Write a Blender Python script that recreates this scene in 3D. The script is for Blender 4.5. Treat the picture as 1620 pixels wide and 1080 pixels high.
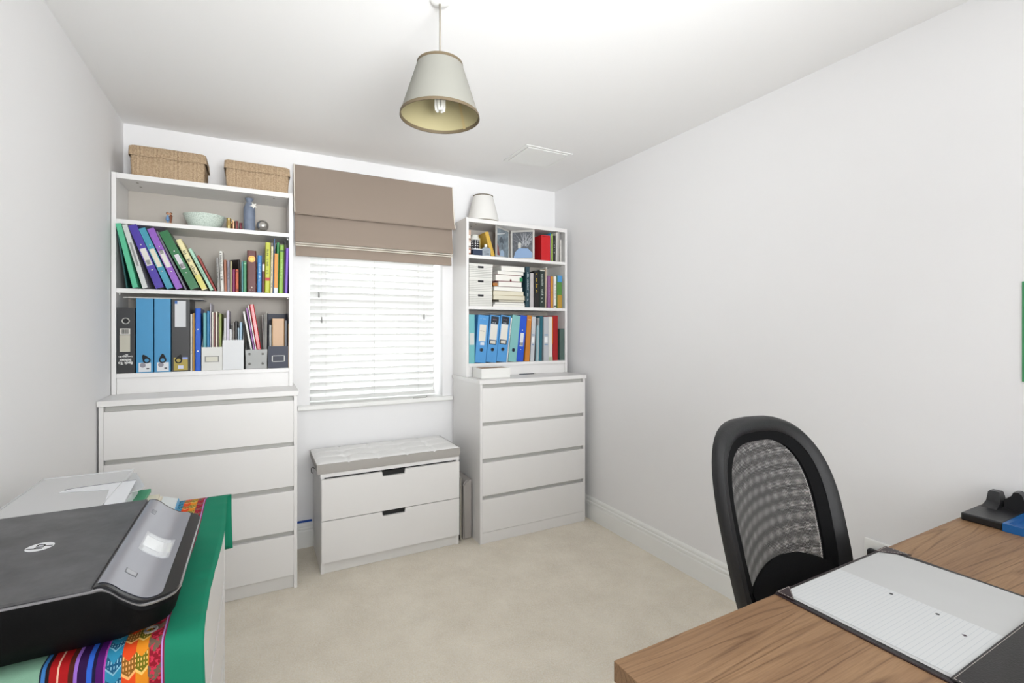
import bpy, bmesh, math, random
from math import radians as R, sin, cos, pi
from mathutils import Vector, Matrix

for o in list(bpy.data.objects): bpy.data.objects.remove(o)
SC = bpy.context.scene
COL = SC.collection

# ------------------------------------------------------------ camera, sky, lights, exposure
cam = bpy.data.cameras.new('camera'); co = bpy.data.objects.new('camera', cam); COL.objects.link(co)
co.location = (.614, -3.137, 1.31); co.rotation_euler = (R(90), 0, R(-28))
cam.sensor_width = 36; cam.lens = 757 / 1620 * 36; cam.shift_y = -19 / 1620; cam.clip_start = .02
SC.camera = co

w = bpy.data.worlds.new('world'); SC.world = w; w.use_nodes = True
wn = w.node_tree; bgn = wn.nodes['Background']
bgn.inputs[0].default_value = (.93, .97, 1, 1); bgn.inputs[1].default_value = 7.0

def area(name, loc, rot, sx, sy, power, color=(1, 1, 1), portal=False):
    l = bpy.data.lights.new(name, 'AREA'); l.shape = 'RECTANGLE'; l.size = sx; l.size_y = sy
    l.energy = power; l.color = color
    if portal: l.cycles.is_portal = True
    o = bpy.data.objects.new(name, l); COL.objects.link(o); o.location = loc; o.rotation_euler = rot
    return o
area('window_portal', (1.316, .26, 1.55), (R(90), 0, pi), .9, 1.45, 1, portal=True)
# added fill lamps behind the camera: two aimed at the ceiling, one facing forward
def aim(o, to): o.rotation_euler = (Vector(to) - o.location).to_track_quat('-Z', 'Y').to_euler()
fl = area('fill_far_ceiling', (1.0, -3.55, 1.55), (0, 0, 0), .8, .8, 20, (.955, .982, 1)); aim(fl, (1.3, -.55, 2.38)); fl.data.spread = R(85)
f2 = area('fill_near_ceiling', (1.2, -3.45, 1.3), (0, 0, 0), .8, .8, 13, (.955, .982, 1)); aim(f2, (1.3, -3.2, 2.38)); f2.data.spread = R(120)
dl = area('fill_rear', (1.25, -3.98, 1.45), (R(90), 0, 0), 2.3, 1.7, 25, (.955, .982, 1)); dl.data.spread = R(130)

vs = SC.view_settings
SC.display_settings.display_device = 'sRGB'
vs.view_transform = 'Standard'; vs.look = 'None'; vs.exposure = -.30; vs.gamma = 1; vs.use_curve_mapping = False

# ------------------------------------------------------------ helpers
rng = random.Random(4)
def lin(h):
    h = h.lstrip('#'); v = [int(h[i:i + 2], 16) / 255 for i in (0, 2, 4)]
    return tuple(c / 12.92 if c <= .04045 else ((c + .055) / 1.055) ** 2.4 for c in v) + (1,)
MATS = {}
def M(hexc, rough=.5, metal=0, bump=0, bscale=200, vary=.04, vscale=8, alpha=1, spec=.5, trans=0, sheen=0, coat=0):
    k = (hexc, rough, metal, bump, bscale, vary, vscale, alpha, spec, trans, sheen, coat)
    if k in MATS: return MATS[k]
    m = bpy.data.materials.new('m_' + hexc.lstrip('#')); m.use_nodes = True
    nt = m.node_tree; b = nt.nodes['Principled BSDF']
    c = lin(hexc)
    tc = nt.nodes.new('ShaderNodeTexCoord'); n = nt.nodes.new('ShaderNodeTexNoise')
    n.inputs['Scale'].default_value = vscale; n.inputs['Detail'].default_value = 3
    nt.links.new(tc.outputs['Object'], n.inputs['Vector'])
    mx = nt.nodes.new('ShaderNodeMix'); mx.data_type = 'RGBA'
    nt.links.new(n.outputs['Fac'], mx.inputs['Factor'])
    mx.inputs['A'].default_value = tuple(x * (1 - vary) for x in c[:3]) + (1,)
    mx.inputs['B'].default_value = tuple(min(1, x * (1 + vary)) for x in c[:3]) + (1,)
    nt.links.new(mx.outputs['Result'], b.inputs['Base Color'])
    b.inputs['Roughness'].default_value = rough; b.inputs['Metallic'].default_value = metal
    b.inputs['Specular IOR Level'].default_value = spec
    b.inputs['Alpha'].default_value = alpha; b.inputs['Transmission Weight'].default_value = trans
    b.inputs['Sheen Weight'].default_value = sheen; b.inputs['Coat Weight'].default_value = coat
    if bump:
        n2 = nt.nodes.new('ShaderNodeTexNoise'); n2.inputs['Scale'].default_value = bscale; n2.inputs['Detail'].default_value = 2
        nt.links.new(tc.outputs['Object'], n2.inputs['Vector'])
        bp = nt.nodes.new('ShaderNodeBump'); bp.inputs['Strength'].default_value = bump; bp.inputs['Distance'].default_value = .002
        nt.links.new(n2.outputs['Fac'], bp.inputs['Height']); nt.links.new(bp.outputs[0], b.inputs['Normal'])
    MATS[k] = m; return m

def newmat(name):
    m = bpy.data.materials.new(name); m.use_nodes = True
    return m, m.node_tree, m.node_tree.nodes['Principled BSDF']

ORG = {}
def BM(): return bmesh.new()
def box(bm, x0, x1, y0, y1, z0, z1, mi=0, bev=0):
    vs_ = [bm.verts.new(p) for p in ((x0, y0, z0), (x1, y0, z0), (x1, y1, z0), (x0, y1, z0), (x0, y0, z1), (x1, y0, z1), (x1, y1, z1), (x0, y1, z1))]
    fs = [bm.faces.new([vs_[i] for i in q]) for q in ((0, 3, 2, 1), (4, 5, 6, 7), (0, 1, 5, 4), (1, 2, 6, 5), (2, 3, 7, 6), (3, 0, 4, 7))]
    for f in fs: f.material_index = mi
    if bev:
        es = list({e for f in fs for e in f.edges})
        r = bmesh.ops.bevel(bm, geom=es, offset=bev, segments=2, affect='EDGES', profile=.5)
        for f in r['faces']: f.material_index = mi
    return vs_
def prism(bm, pts, axis, a, b, mi=0):
    """polygon pts (2D) extruded along axis from a to b"""
    def P(u, v, t): return {'x': (t, u, v), 'y': (u, t, v), 'z': (u, v, t)}[axis]
    A = [bm.verts.new(P(u, v, a)) for u, v in pts]; B = [bm.verts.new(P(u, v, b)) for u, v in pts]
    n = len(pts)
    f = bm.faces.new(A); f.material_index = mi
    f = bm.faces.new(B[::-1]); f.material_index = mi
    for i in range(n):
        f = bm.faces.new([A[i], B[i], B[(i + 1) % n], A[(i + 1) % n]]); f.material_index = mi
def loft(bm, rings, cap0=True, cap1=True, closed=True, mi=0, smooth=False):
    VV = [[bm.verts.new(p) for p in r] for r in rings]
    n = len(VV[0])
    for a, b in zip(VV, VV[1:]):
        for i in range(n if closed else n - 1):
            f = bm.faces.new([a[i], a[(i + 1) % n], b[(i + 1) % n], b[i]]); f.material_index = mi; f.smooth = smooth
    if cap0: f = bm.faces.new(VV[0][::-1]); f.material_index = mi
    if cap1: f = bm.faces.new(VV[-1]); f.material_index = mi
    return VV
def solid(b, t):
    bmesh.ops.recalc_face_normals(b, faces=b.faces); b.normal_update()
    return bmesh.ops.solidify(b, geom=b.faces[:], thickness=t)
def strip_cap(bm, ring, up):
    n = len(ring) // 2; lo, hi = ring[:n], ring[n:][::-1]
    for i in range(n - 1):
        bm.faces.new([lo[i], lo[i + 1], hi[i + 1], hi[i]] if up else [lo[i], hi[i], hi[i + 1], lo[i + 1]])
def lathe(bm, prof, cx=0, cy=0, seg=32, cap0=False, cap1=False, mi=0, sy=1):
    loft(bm, [[(cx + r * cos(2 * pi * i / seg), cy + sy * r * sin(2 * pi * i / seg), z) for i in range(seg)] for r, z in prof], cap0, cap1, True, mi, True)
def tube(bm, pts, r, seg=8, mi=0):
    pts = [Vector(p) for p in pts]; rings = []
    for i, p in enumerate(pts):
        d = (pts[min(i + 1, len(pts) - 1)] - pts[max(i - 1, 0)]).normalized()
        a = d.orthogonal().normalized()
        if i and rings:
            a = (prev - d * prev.dot(d)).normalized()
        prev = a; b = d.cross(a)
        rr = r[i] if isinstance(r, (list, tuple)) else r
        rings.append([p + (a * cos(2 * pi * k / seg) + b * sin(2 * pi * k / seg)) * rr for k in range(seg)])
    loft(bm, rings, True, True, True, mi, True)
def ellips(bm, c, r, seg=16, mi=0, rot=None):
    mt = Matrix.Translation(c) @ (rot or Matrix.Identity(4)) @ Matrix.Diagonal((r[0], r[1], r[2], 1))
    g = bmesh.ops.create_uvsphere(bm, u_segments=seg, v_segments=seg // 2, radius=1, matrix=mt)
    for v in g['verts']:
        for f in v.link_faces: f.smooth = True; f.material_index = mi

def tag(o, label=None, cat=None, group=None, kind=None):
    if label: o['label'] = label
    if cat: o['category'] = cat
    if group: o['group'] = group
    if kind: o['kind'] = kind
    return o
def thing(name, label, cat, loc=(0, 0, 0), rot=(0, 0, 0), group=None):
    o = bpy.data.objects.new(name, None); COL.objects.link(o); o.location = loc; o.rotation_euler = rot
    o.empty_display_size = .05
    ORG[o.name] = Vector(loc)
    return tag(o, label, cat, group)
def obj(name, bm, mats, parent=None, local=False, normals=True, mesh=None):
    """link a bmesh as one object; world coordinates are shifted to the parent's origin unless local"""
    if mesh is None:
        if normals: bmesh.ops.recalc_face_normals(bm, faces=bm.faces)
        for e in bm.edges:
            if len(e.link_faces) == 2 and e.calc_face_angle(0) > .75: e.smooth = False
        me = bpy.data.meshes.new(name); bm.to_mesh(me); bm.free()
    else: me = mesh
    if not isinstance(mats, (list, tuple)): mats = [mats]
    if mats and mats[0]:
        for m in mats: me.materials.append(m)
    o = bpy.data.objects.new(name, me); COL.objects.link(o)
    if parent is not None:
        o.parent = parent
        if not local:
            r = parent
            while r.parent: r = r.parent
            og = ORG.get(r.name, Vector((0, 0, 0)))
            me.transform(Matrix.Translation(-og))
    return o
def solo(name, bm, mats, label, cat, group=None, base=None):
    """a thing that is one mesh, origin at its base"""
    o = obj(name, bm, mats)
    if base:
        o.data.transform(Matrix.Translation(-Vector(base))); o.location = base
    return tag(o, label, cat, group)
def struct(name, bm, mats):
    return tag(obj(name, bm, mats), kind='structure')
def text(s, size, mat, parent, mtx, name='lettering', ext=.0001, bold=0, sx=1, local=True):
    cu = bpy.data.curves.new('txt', 'FONT'); cu.body = s; cu.size = size; cu.align_x = 'CENTER'; cu.align_y = 'CENTER'
    cu.extrude = ext; cu.offset = bold; cu.space_line = .85
    t = bpy.data.objects.new('txt', cu); COL.objects.link(t)
    dg = bpy.context.evaluated_depsgraph_get(); me = bpy.data.meshes.new_from_object(t.evaluated_get(dg))
    bpy.data.objects.remove(t); bpy.data.curves.remove(cu)
    me.transform(mtx @ Matrix.Diagonal((sx, 1, 1, 1)))
    me.materials.clear()
    return obj(name, None, mat, parent, local=local, mesh=me)
# front-facing (-y) placement: text reads along +x, up +z, at local x,z on plane y ; roll turns it
def FR(x, y, z, roll=0): return Matrix.Translation((x, y, z)) @ Matrix.Rotation(R(90), 4, 'X') @ Matrix.Rotation(R(roll), 4, 'Z')

# ------------------------------------------------------------ materials
def plaster(hexc, bs=.08):
    m, nt, b = newmat('plaster'); tc = nt.nodes.new('ShaderNodeTexCoord')
    n = nt.nodes.new('ShaderNodeTexNoise'); n.inputs['Scale'].default_value = 1.2; n.inputs['Detail'].default_value = 3
    mx = nt.nodes.new('ShaderNodeMix'); mx.data_type = 'RGBA'; c = lin(hexc)
    mx.inputs['A'].default_value = tuple(v * .985 for v in c[:3]) + (1,); mx.inputs['B'].default_value = c
    n2 = nt.nodes.new('ShaderNodeTexNoise'); n2.inputs['Scale'].default_value = 300
    bp = nt.nodes.new('ShaderNodeBump'); bp.inputs['Strength'].default_value = bs; bp.inputs['Distance'].default_value = .001
    L = nt.links.new
    L(tc.outputs['Object'], n.inputs['Vector']); L(tc.outputs['Object'], n2.inputs['Vector'])
    L(n.outputs['Fac'], mx.inputs['Factor']); L(mx.outputs['Result'], b.inputs['Base Color'])
    L(n2.outputs['Fac'], bp.inputs['Height']); L(bp.outputs[0], b.inputs['Normal'])
    b.inputs['Roughness'].default_value = .85; b.inputs['Specular IOR Level'].default_value = .25
    return m
WALL = plaster('#EFEEEE'); CEIL = plaster('#F3F2F1')
GLOSS = M('#F1F1EE', .35, vary=.01)            # gloss paint on woodwork
FURN = M('#E6E4E2', .33, vary=.012)            # white foil furniture
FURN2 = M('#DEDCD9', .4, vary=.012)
GAP = M('#B9B8B3', .5, vary=.01)
DARK = M('#0A0A0B', .6)
PAPER = M('#E9E7E0', .75, bump=.2, bscale=400)
PAPER2 = M('#D8D2BE', .8, bump=.2, bscale=400)
PAGES = M('#CFC9B8', .85, bump=.4, bscale=600, vary=.1, vscale=90)
BLACKP = M('#0E0E10', .45, vary=.05, spec=.3)
METALD = M('#7F7E79', .4, .3)
METAL = M('#CBC9C4', .35, .7)
CHROME = M('#C9C9C9', .12, 1)

def carpet_mat():
    m, nt, b = newmat('carpet'); L = nt.links.new; tc = nt.nodes.new('ShaderNodeTexCoord')
    def noise(s, d, r=.5):
        n = nt.nodes.new('ShaderNodeTexNoise'); n.inputs['Scale'].default_value = s; n.inputs['Detail'].default_value = d
        n.inputs['Roughness'].default_value = r; L(tc.outputs['Object'], n.inputs['Vector']); return n
    a = noise(4.5, 6, .7); f = noise(330, 3); g = noise(38, 3)
    r = nt.nodes.new('ShaderNodeValToRGB'); L(a.outputs['Fac'], r.inputs['Fac'])
    r.color_ramp.elements[0].position = .33; r.color_ramp.elements[0].color = lin('#E3D9C7')
    r.color_ramp.elements[1].position = .66; r.color_ramp.elements[1].color = lin('#F0E7D6')
    mm = nt.nodes.new('ShaderNodeMix'); mm.data_type = 'RGBA'; mm.blend_type = 'OVERLAY'; mm.inputs['Factor'].default_value = .75
    fh = noise(150, 4, .75)
    fr_ = nt.nodes.new('ShaderNodeValToRGB'); fr_.color_ramp.elements[0].position = .36; fr_.color_ramp.elements[1].position = .64; fr_.color_ramp.elements[0].color = (.34, .34, .34, 1); fr_.color_ramp.elements[1].color = (.66, .66, .66, 1)
    L(fh.outputs['Fac'], fr_.inputs['Fac'])
    L(r.outputs['Color'], mm.inputs['A']); L(fr_.outputs['Color'], mm.inputs['B'])
    L(mm.outputs['Result'], b.inputs['Base Color'])
    ad = nt.nodes.new('ShaderNodeMath'); ad.operation = 'ADD'; L(f.outputs['Fac'], ad.inputs[0])
    mu = nt.nodes.new('ShaderNodeMath'); mu.operation = 'MULTIPLY'; mu.inputs[1].default_value = 1.2; L(g.outputs['Fac'], mu.inputs[0]); L(mu.outputs[0], ad.inputs[1])
    bp = nt.nodes.new('ShaderNodeBump'); bp.inputs['Strength'].default_value = .6; bp.inputs['Distance'].default_value = .006
    L(ad.outputs[0], bp.inputs['Height']); L(bp.outputs[0], b.inputs['Normal'])
    b.inputs['Roughness'].default_value = .95; b.inputs['Specular IOR Level'].default_value = .1; b.inputs['Sheen Weight'].default_value = .15
    return m
def oak_mat():
    m, nt, b = newmat('oak'); L = nt.links.new; tc = nt.nodes.new('ShaderNodeTexCoord')
    def noise(sc, detail, scale=1, dist=0, rough=.5):
        mp = nt.nodes.new('ShaderNodeMapping'); mp.inputs['Scale'].default_value = sc; mp.inputs['Rotation'].default_value = (0, 0, R(-4)); L(tc.outputs['Object'], mp.inputs['Vector'])
        n = nt.nodes.new('ShaderNodeTexNoise'); n.inputs['Scale'].default_value = scale; n.inputs['Detail'].default_value = detail; n.inputs['Distortion'].default_value = dist; n.inputs['Roughness'].default_value = rough
        L(mp.outputs[0], n.inputs['Vector']); return n.outputs['Fac']
    def math_(op, a, v):
        n = nt.nodes.new('ShaderNodeMath'); n.operation = op; L(a, n.inputs[0])
        if isinstance(v, (int, float)): n.inputs[1].default_value = v
        else: L(v, n.inputs[1])
        return n.outputs[0]
    def ramp(f, *st):
        r = nt.nodes.new('ShaderNodeValToRGB'); L(f, r.inputs['Fac']); el = r.color_ramp.elements
        el[0].position, el[0].color = st[0][0], st[0][1]; el[1].position, el[1].color = st[1][0], st[1][1]
        for p, c in st[2:]: q = el.new(p); q.color = c
        return r.outputs['Color']
    def mul(a, c, f):
        n = nt.nodes.new('ShaderNodeMix'); n.data_type = 'RGBA'; n.blend_type = 'MULTIPLY'; n.inputs['Factor'].default_value = f; L(a, n.inputs['A']); L(c, n.inputs['B']); return n.outputs['Result']
    broad = noise((.38, 4.2, 4.2), 2, 1.5, .5)
    rings = math_('PINGPONG', math_('MULTIPLY', broad, 17), .5)          # cathedral growth lines
    dash = noise((3.4, 120, 120), 4, 1, .15, .6)                                # broken pore streaks
    fine = noise((16, 420, 420), 2, 1)
    base = ramp(noise((.8, 7, 7), 4, 1.3), (.3, lin('#86664A')), (.72, lin('#A07F5E')))
    lines = ramp(rings, (0, (.52, .46, .41, 1)), (.16, (1, 1, 1, 1)))
    mask = ramp(dash, (.38, (0, 0, 0, 1)), (.56, (1, 1, 1, 1)))
    mm = nt.nodes.new('ShaderNodeMix'); mm.data_type = 'RGBA'; L(mask, mm.inputs['Factor']); mm.inputs['A'].default_value = (1, 1, 1, 1); L(lines, mm.inputs['B'])
    c = mul(base, mm.outputs['Result'], 1)
    c = mul(c, ramp(dash, (.34, (.74, .70, .66, 1)), (.50, (1, 1, 1, 1))), .8)
    c = mul(c, ramp(fine, (.35, (.86, .84, .82, 1)), (.6, (1, 1, 1, 1))), .8)
    L(c, b.inputs['Base Color'])
    bp = nt.nodes.new('ShaderNodeBump'); bp.inputs['Strength'].default_value = .2; bp.inputs['Distance'].default_value = .0008
    L(fine, bp.inputs['Height']); L(bp.outputs[0], b.inputs['Normal'])
    b.inputs['Roughness'].default_value = .5; b.inputs['Specular IOR Level'].default_value = .35
    return m
def weave_mat(name, c1, c2, scale, bump=.8, rot=0, rough=.85):
    m, nt, b = newmat(name); L = nt.links.new; tc = nt.nodes.new('ShaderNodeTexCoord')
    W = []
    for d, sc in (('X', scale), ('Z', scale * 1.6)):
        wv = nt.nodes.new('ShaderNodeTexWave'); wv.bands_direction = d; wv.inputs['Scale'].default_value = sc
        wv.inputs['Distortion'].default_value = 2.2; wv.inputs['Detail'].default_value = 2; wv.inputs['Detail Scale'].default_value = 3
        L(tc.outputs['Object'], wv.inputs['Vector']); W.append(wv)
    n = nt.nodes.new('ShaderNodeTexNoise'); n.inputs['Scale'].default_value = scale * 2.2; n.inputs['Detail'].default_value = 4
    L(tc.outputs['Object'], n.inputs['Vector'])
    mu = nt.nodes.new('ShaderNodeMath'); mu.operation = 'MULTIPLY'; L(W[0].outputs['Fac'], mu.inputs[0]); L(W[1].outputs['Fac'], mu.inputs[1])
    ad = nt.nodes.new('ShaderNodeMath'); ad.operation = 'ADD'; L(mu.outputs[0], ad.inputs[0]); L(n.outputs['Fac'], ad.inputs[1])
    dv = nt.nodes.new('ShaderNodeMath'); dv.operation = 'MULTIPLY'; dv.inputs[1].default_value = .7; L(ad.outputs[0], dv.inputs[0])
    r = nt.nodes.new('ShaderNodeValToRGB'); L(dv.outputs[0], r.inputs['Fac'])
    r.color_ramp.elements[0].position = .25; r.color_ramp.elements[0].color = lin(c1)
    r.color_ramp.elements[1].position = .75; r.color_ramp.elements[1].color = lin(c2)
    L(r.outputs['Color'], b.inputs['Base Color'])
    bp = nt.nodes.new('ShaderNodeBump'); bp.inputs['Strength'].default_value = bump; bp.inputs['Distance'].default_value = .003
    L(dv.outputs[0], bp.inputs['Height']); L(bp.outputs[0], b.inputs['Normal'])
    b.inputs['Roughness'].default_value = rough; b.inputs['Specular IOR Level'].default_value = .2
    return m
CARPET = carpet_mat(); OAK = oak_mat()
SEAGRASS = weave_mat('seagrass', '#94785A', '#DCC3A4', 60)
LINEN = weave_mat('linen', '#8F8175', '#A59689', 420, .3)
LINEN.node_tree.nodes['Principled BSDF'].inputs['Sheen Weight'].default_value = .1

# ------------------------------------------------------------ room shell
XR = 2.660; ZC = 2.38; YF = -4.05
WX0, WX1, WZ0, WZ1 = .893, 1.739, .82, 2.24
b = BM(); box(b, -.12, XR + .12, YF - .1, .3, -.08, 0); struct('floor', b, CARPET)
b = BM(); box(b, -.12, XR + .12, YF - .1, .3, ZC, ZC + .1); struct('ceiling', b, CEIL)
b = BM(); box(b, -.12, 0, YF, .3, 0, ZC); struct('wall_left', b, WALL)
b = BM(); box(b, XR, XR + .12, YF, .3, 0, ZC); struct('wall_right', b, WALL)
b = BM(); box(b, -.12, XR + .12, YF - .1, YF, 0, ZC); struct('wall_front', b, WALL)
b = BM(); T = .30
box(b, 0, WX0, 0, T, 0, ZC); box(b, WX1, XR, 0, T, 0, ZC); box(b, WX0, WX1, 0, T, 0, WZ0); box(b, WX0, WX1, 0, T, WZ1, ZC)
# small dent marks left in the plaster are part of the wall surface
struct('wall_back', b, WALL)
# skirting: moulded profile (depth from the wall, height)
SK = [(0, 0), (.018, 0), (.018, .096), (.0165, .101), (.011, .103), (.011, .107), (.0155, .109), (.0165, .113), (.0155, .120), (.009, .124), (.009, .128), (.0105, .132), (.009, .141), (.004, .149), (0, .150)]
def skirt(name, axis, a, c, wall, sgn):
    b = BM(); prism(b, [(wall + sgn * d, z) for d, z in SK], axis, a, c); struct(name, b, GLOSS)
skirt('baseboard_right', 'y', YF, -.016, XR, -1)
b = BM(); prism(b, [(0 - d, z) for d, z in SK], 'x', 0.0, XR - .016); struct('baseboard_back', b, GLOSS)
b = BM(); prism(b, [(0 + d, z) for d, z in SK], 'y', YF, -.016); struct('baseboard_left', b, GLOSS)
# window sill board
b = BM()
prof = [(-.036, .824), (-.040, .830), (-.040, .846), (-.034, .852), (0, .853), (.215, .853), (.215, .822), (0, .822)]
prism(b, prof, 'x', WX0, WX1)
for xa, xb in ((.826, WX0), (WX1, 1.800)): prism(b, [(-.036, .824), (-.040, .830), (-.040, .846), (-.034, .852), (-.0005, .853), (-.0005, .822)], 'x', xa, xb)
struct('trim_1', b, GLOSS)

# window: outer frame, two sashes with bars, panes
win = tag(bpy.data.objects.new('window_1', None), kind='structure'); COL.objects.link(win); win.location = (1.316, .23, .853); ORG['window_1'] = Vector(win.location)
b = BM(); y0, y1 = .20, .26
box(b, WX0, WX0 + .05, y0, y1, .853, WZ1); box(b, WX1 - .05, WX1, y0, y1, .853, WZ1)
box(b, WX0 + .05, WX1 - .05, y0, y1, .853, .91); box(b, WX0 + .05, WX1 - .05, y0, y1, WZ1 - .06, WZ1)
box(b, WX0 + .05, WX1 - .05, y0, y1, 1.50, 1.55)
obj('frame', b, GLOSS, win)
for x in (1.092, 1.316, 1.483):
    b = BM(); box(b, x - .011, x + .011, .215, .245, .91, 1.50); box(b, x - .011, x + .011, .215, .245, 1.55, WZ1 - .06); obj('glazing_bar', b, GLOSS, win)
gm, nt, pb = newmat('pane_glass')
pb.inputs['Roughness'].default_value = 0; pb.inputs['Transmission Weight'].default_value = 1; pb.inputs['IOR'].default_value = 1.0
pb.inputs['Base Color'].default_value = (.97, .98, .98, 1); pb.inputs['Alpha'].default_value = .25
xs = [WX0 + .05, 1.092, 1.316, 1.483, WX1 - .05]
for (za, zb) in ((.91, 1.50), (1.55, WZ1 - .06)):
    for i in range(4):
        b = BM(); box(b, xs[i] + (.011 if i else 0), xs[i + 1] - (.011 if i < 3 else 0), .228, .232, za, zb); obj('pane', b, gm, win)

# ------------------------------------------------------------ outside, across the street
b = BM(); box(b, -30, 30, .3, 40, -3.2, -3.1); tag(obj('ground', b, M('#85837E', .9, vary=.1)), kind='structure')
hs = thing('house', 'pale terraced house across the street seen between the blind slats', 'building', (3.2, 11.0, -3.1))
b = BM(); box(b, -1.5, 9.5, 11.0, 17, -3.1, 2.35); obj('wall', b, M('#DDD8CF', .9, bump=.5, bscale=30, vary=.08), hs)
b = BM(); prism(b, [(10.7, 2.3), (17.3, 2.3), (14, 4.6)], 'x', -1.8, 9.8); obj('roof', b, M('#8B8A8C', .8, bump=.6, bscale=12, vary=.1), hs)
for k, xc in enumerate((-.3, 1.5, 3.1, 4.6, 6.3, 8.2)):
    for (za, zb) in ((-.5, .55), (1.05, 1.95)):
        b = BM(); box(b, xc - .42, xc + .42, 10.94, 11.0, za - .06, zb + .06); f = obj('window', b, M('#F3F3F0', .5), hs)
        for s in (-1, 1):
            b = BM(); box(b, xc + s * .21 - .17, xc + s * .21 + .17, 10.91, 10.945, za, zb); obj('pane', b, M('#9EA3A8', .3), f)
gw = BM()
for i in range(60):
    for j in range(8):
        x = -4 + i * .24 + (j % 2) * .12; z = -3.1 + j * .3
        box(gw, x + .01, x + .23, 6.5 + rng.uniform(0, .03), 6.8, z + .012, z + .29)
o = obj('garden_wall', gw, M('#B8ADA0', .9, vary=.25, vscale=3, bump=.6, bscale=20)); tag(o, 'low pale block wall beyond the window in front of the house', 'wall')

# ------------------------------------------------------------ roman blind
rb = thing('roman_blind', 'taupe fabric roman blind half raised over the window', 'blind', (1.3, -.04, 1.745))
LIN2 = M('#E9E2D6', .8, bump=.3)
def ribbon(prof, x0, x1, th, nx=24, wob=.004, seed=1):
    """prof: list of (y,z); cloth sheet hanging, extruded along x with small waves"""
    rg = random.Random(seed); ph = [rg.uniform(0, 6) for _ in range(4)]
    b = BM(); rows = []
    for k, (y, z) in enumerate(prof):
        f = k / (len(prof) - 1)
        rows.append([(x0 + (x1 - x0) * i / nx, y - wob * f * (sin(i * .5 + ph[0]) + .5 * sin(i * 1.3 + ph[1] + f * 3)), z) for i in range(nx + 1)])
    loft(b, rows, False, False, False, 0, True)
    g = solid(b, th)
    return b
b = ribbon([(-.020, 2.292), (-.034, 2.285), (-.040, 2.23), (-.052, 2.14), (-.068, 2.06), (-.082, 2.01), (-.086, 1.992), (-.080, 1.985), (-.060, 1.99), (-.045, 2.02)], .806, 1.797, .003, wob=.003)
obj('upper_fold', b, LINEN, rb)
b = ribbon([(-.045, 2.03), (-.052, 1.95), (-.062, 1.87), (-.070, 1.835), (-.066, 1.826), (-.050, 1.832), (-.035, 1.86)], .808, 1.790, .003, wob=.0025, seed=3)
obj('middle_fold', b, LINEN, rb)
for q, (z, y) in enumerate(((1.818, -.062), (1.806, -.056))):
    b = ribbon([(y + .03, z + .014), (y - .004, z + .004), (y - .008, z), (y - .004, z - .003), (y + .03, z + .002)], .810, 1.789, .002, wob=.0008, seed=7 + q)
    obj('lining_fold', b, LIN2, rb)
b = ribbon([(-.030, 1.83), (-.046, 1.81), (-.050, 1.775), (-.052, 1.748), (-.048, 1.745), (-.044, 1.75)], .813, 1.786, .003, wob=.0015, seed=9)
obj('hem_fold', b, LINEN, rb)
b = BM(); box(b, .808, 1.795, -.018, -.001, 2.25, 2.29); obj('batten', b, GLOSS, rb)
for x, dx in ((.8045, -1), (1.7985, 1)):
    b = BM(); pts = [(-.036, 2.288), (-.042, 2.23), (-.054, 2.14), (-.070, 2.06), (-.088, 1.995)]
    tube(b, [(x, y, z) for y, z in pts], .0035, 6); obj('lining_edge', b, LIN2, rb)

# ------------------------------------------------------------ venetian blind in the recess
vb = thing('venetian_blind', 'white slatted venetian blind lowered to the window sill', 'blind', (1.3, .09, .86))
sm, nt, pb = newmat('slat_white')
pb.inputs['Base Color'].default_value = lin('#E9E9E7'); pb.inputs['Roughness'].default_value = .4
tr = nt.nodes.new('ShaderNodeBsdfTranslucent'); tr.inputs[0].default_value = (.9, .9, .9, 1)
ms = nt.nodes.new('ShaderNodeMixShader'); ms.inputs[0].default_value = .02
nt.links.new(pb.outputs[0], ms.inputs[1]); nt.links.new(tr.outputs[0], ms.inputs[2]); nt.links.new(ms.outputs[0], nt.nodes['Material Output'].inputs[0])
BX0, BX1, BY = .902, 1.700, .085
b = BM(); ta = R(35); n = 6; rows = []
for k in range(n + 1):
    t = (k / n - .5) * .05; cr = .0022 * (1 - (2 * k / n - 1) ** 2)
    rows.append([(x, t * cos(ta) + cr * sin(ta), -t * sin(ta) + cr * cos(ta)) for x in (BX0 - 1.301, BX1 - 1.301)])
loft(b, rows, False, False, False, 0, True); solid(b, .0026)
bmesh.ops.recalc_face_normals(b, faces=b.faces); [setattr(e, 'smooth', False) for e in b.edges if len(e.link_faces) == 2 and e.calc_face_angle(0) > .75]; sl = bpy.data.meshes.new('slat'); b.to_mesh(sl); b.free(); sl.materials.append(sm)
z = .922; zz = []
while z < 2.20:
    s_ = bpy.data.objects.new('slat', sl); COL.objects.link(s_); s_.parent = vb; s_.location = (.001, BY - .09, z - .86); zz.append(z); z += .0435
b = BM(); box(b, BX0, BX1, BY - .027, BY + .027, .866, .890, bev=.003); obj('bottom_rail', b, M('#D9D9D6', .4), vb)
b = BM(); box(b, BX0, BX1, BY - .03, BY + .03, 2.20, 2.24); obj('head_rail', b, sm, vb)
CORD = M('#D5D5D2', .7)
for x in (.993, 1.292, 1.585):
    b = BM()
    for yy in (-.0275, .0275): tube(b, [(x, BY + yy, .885), (x, BY + yy, 2.2)], .0008, 5)
    for z in zz: tube(b, [(x + .003, BY - .027, z - .004), (x + .003, BY + .027, z - .004)], .0006, 4)
    obj('ladder_cord', b, CORD, vb)
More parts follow.
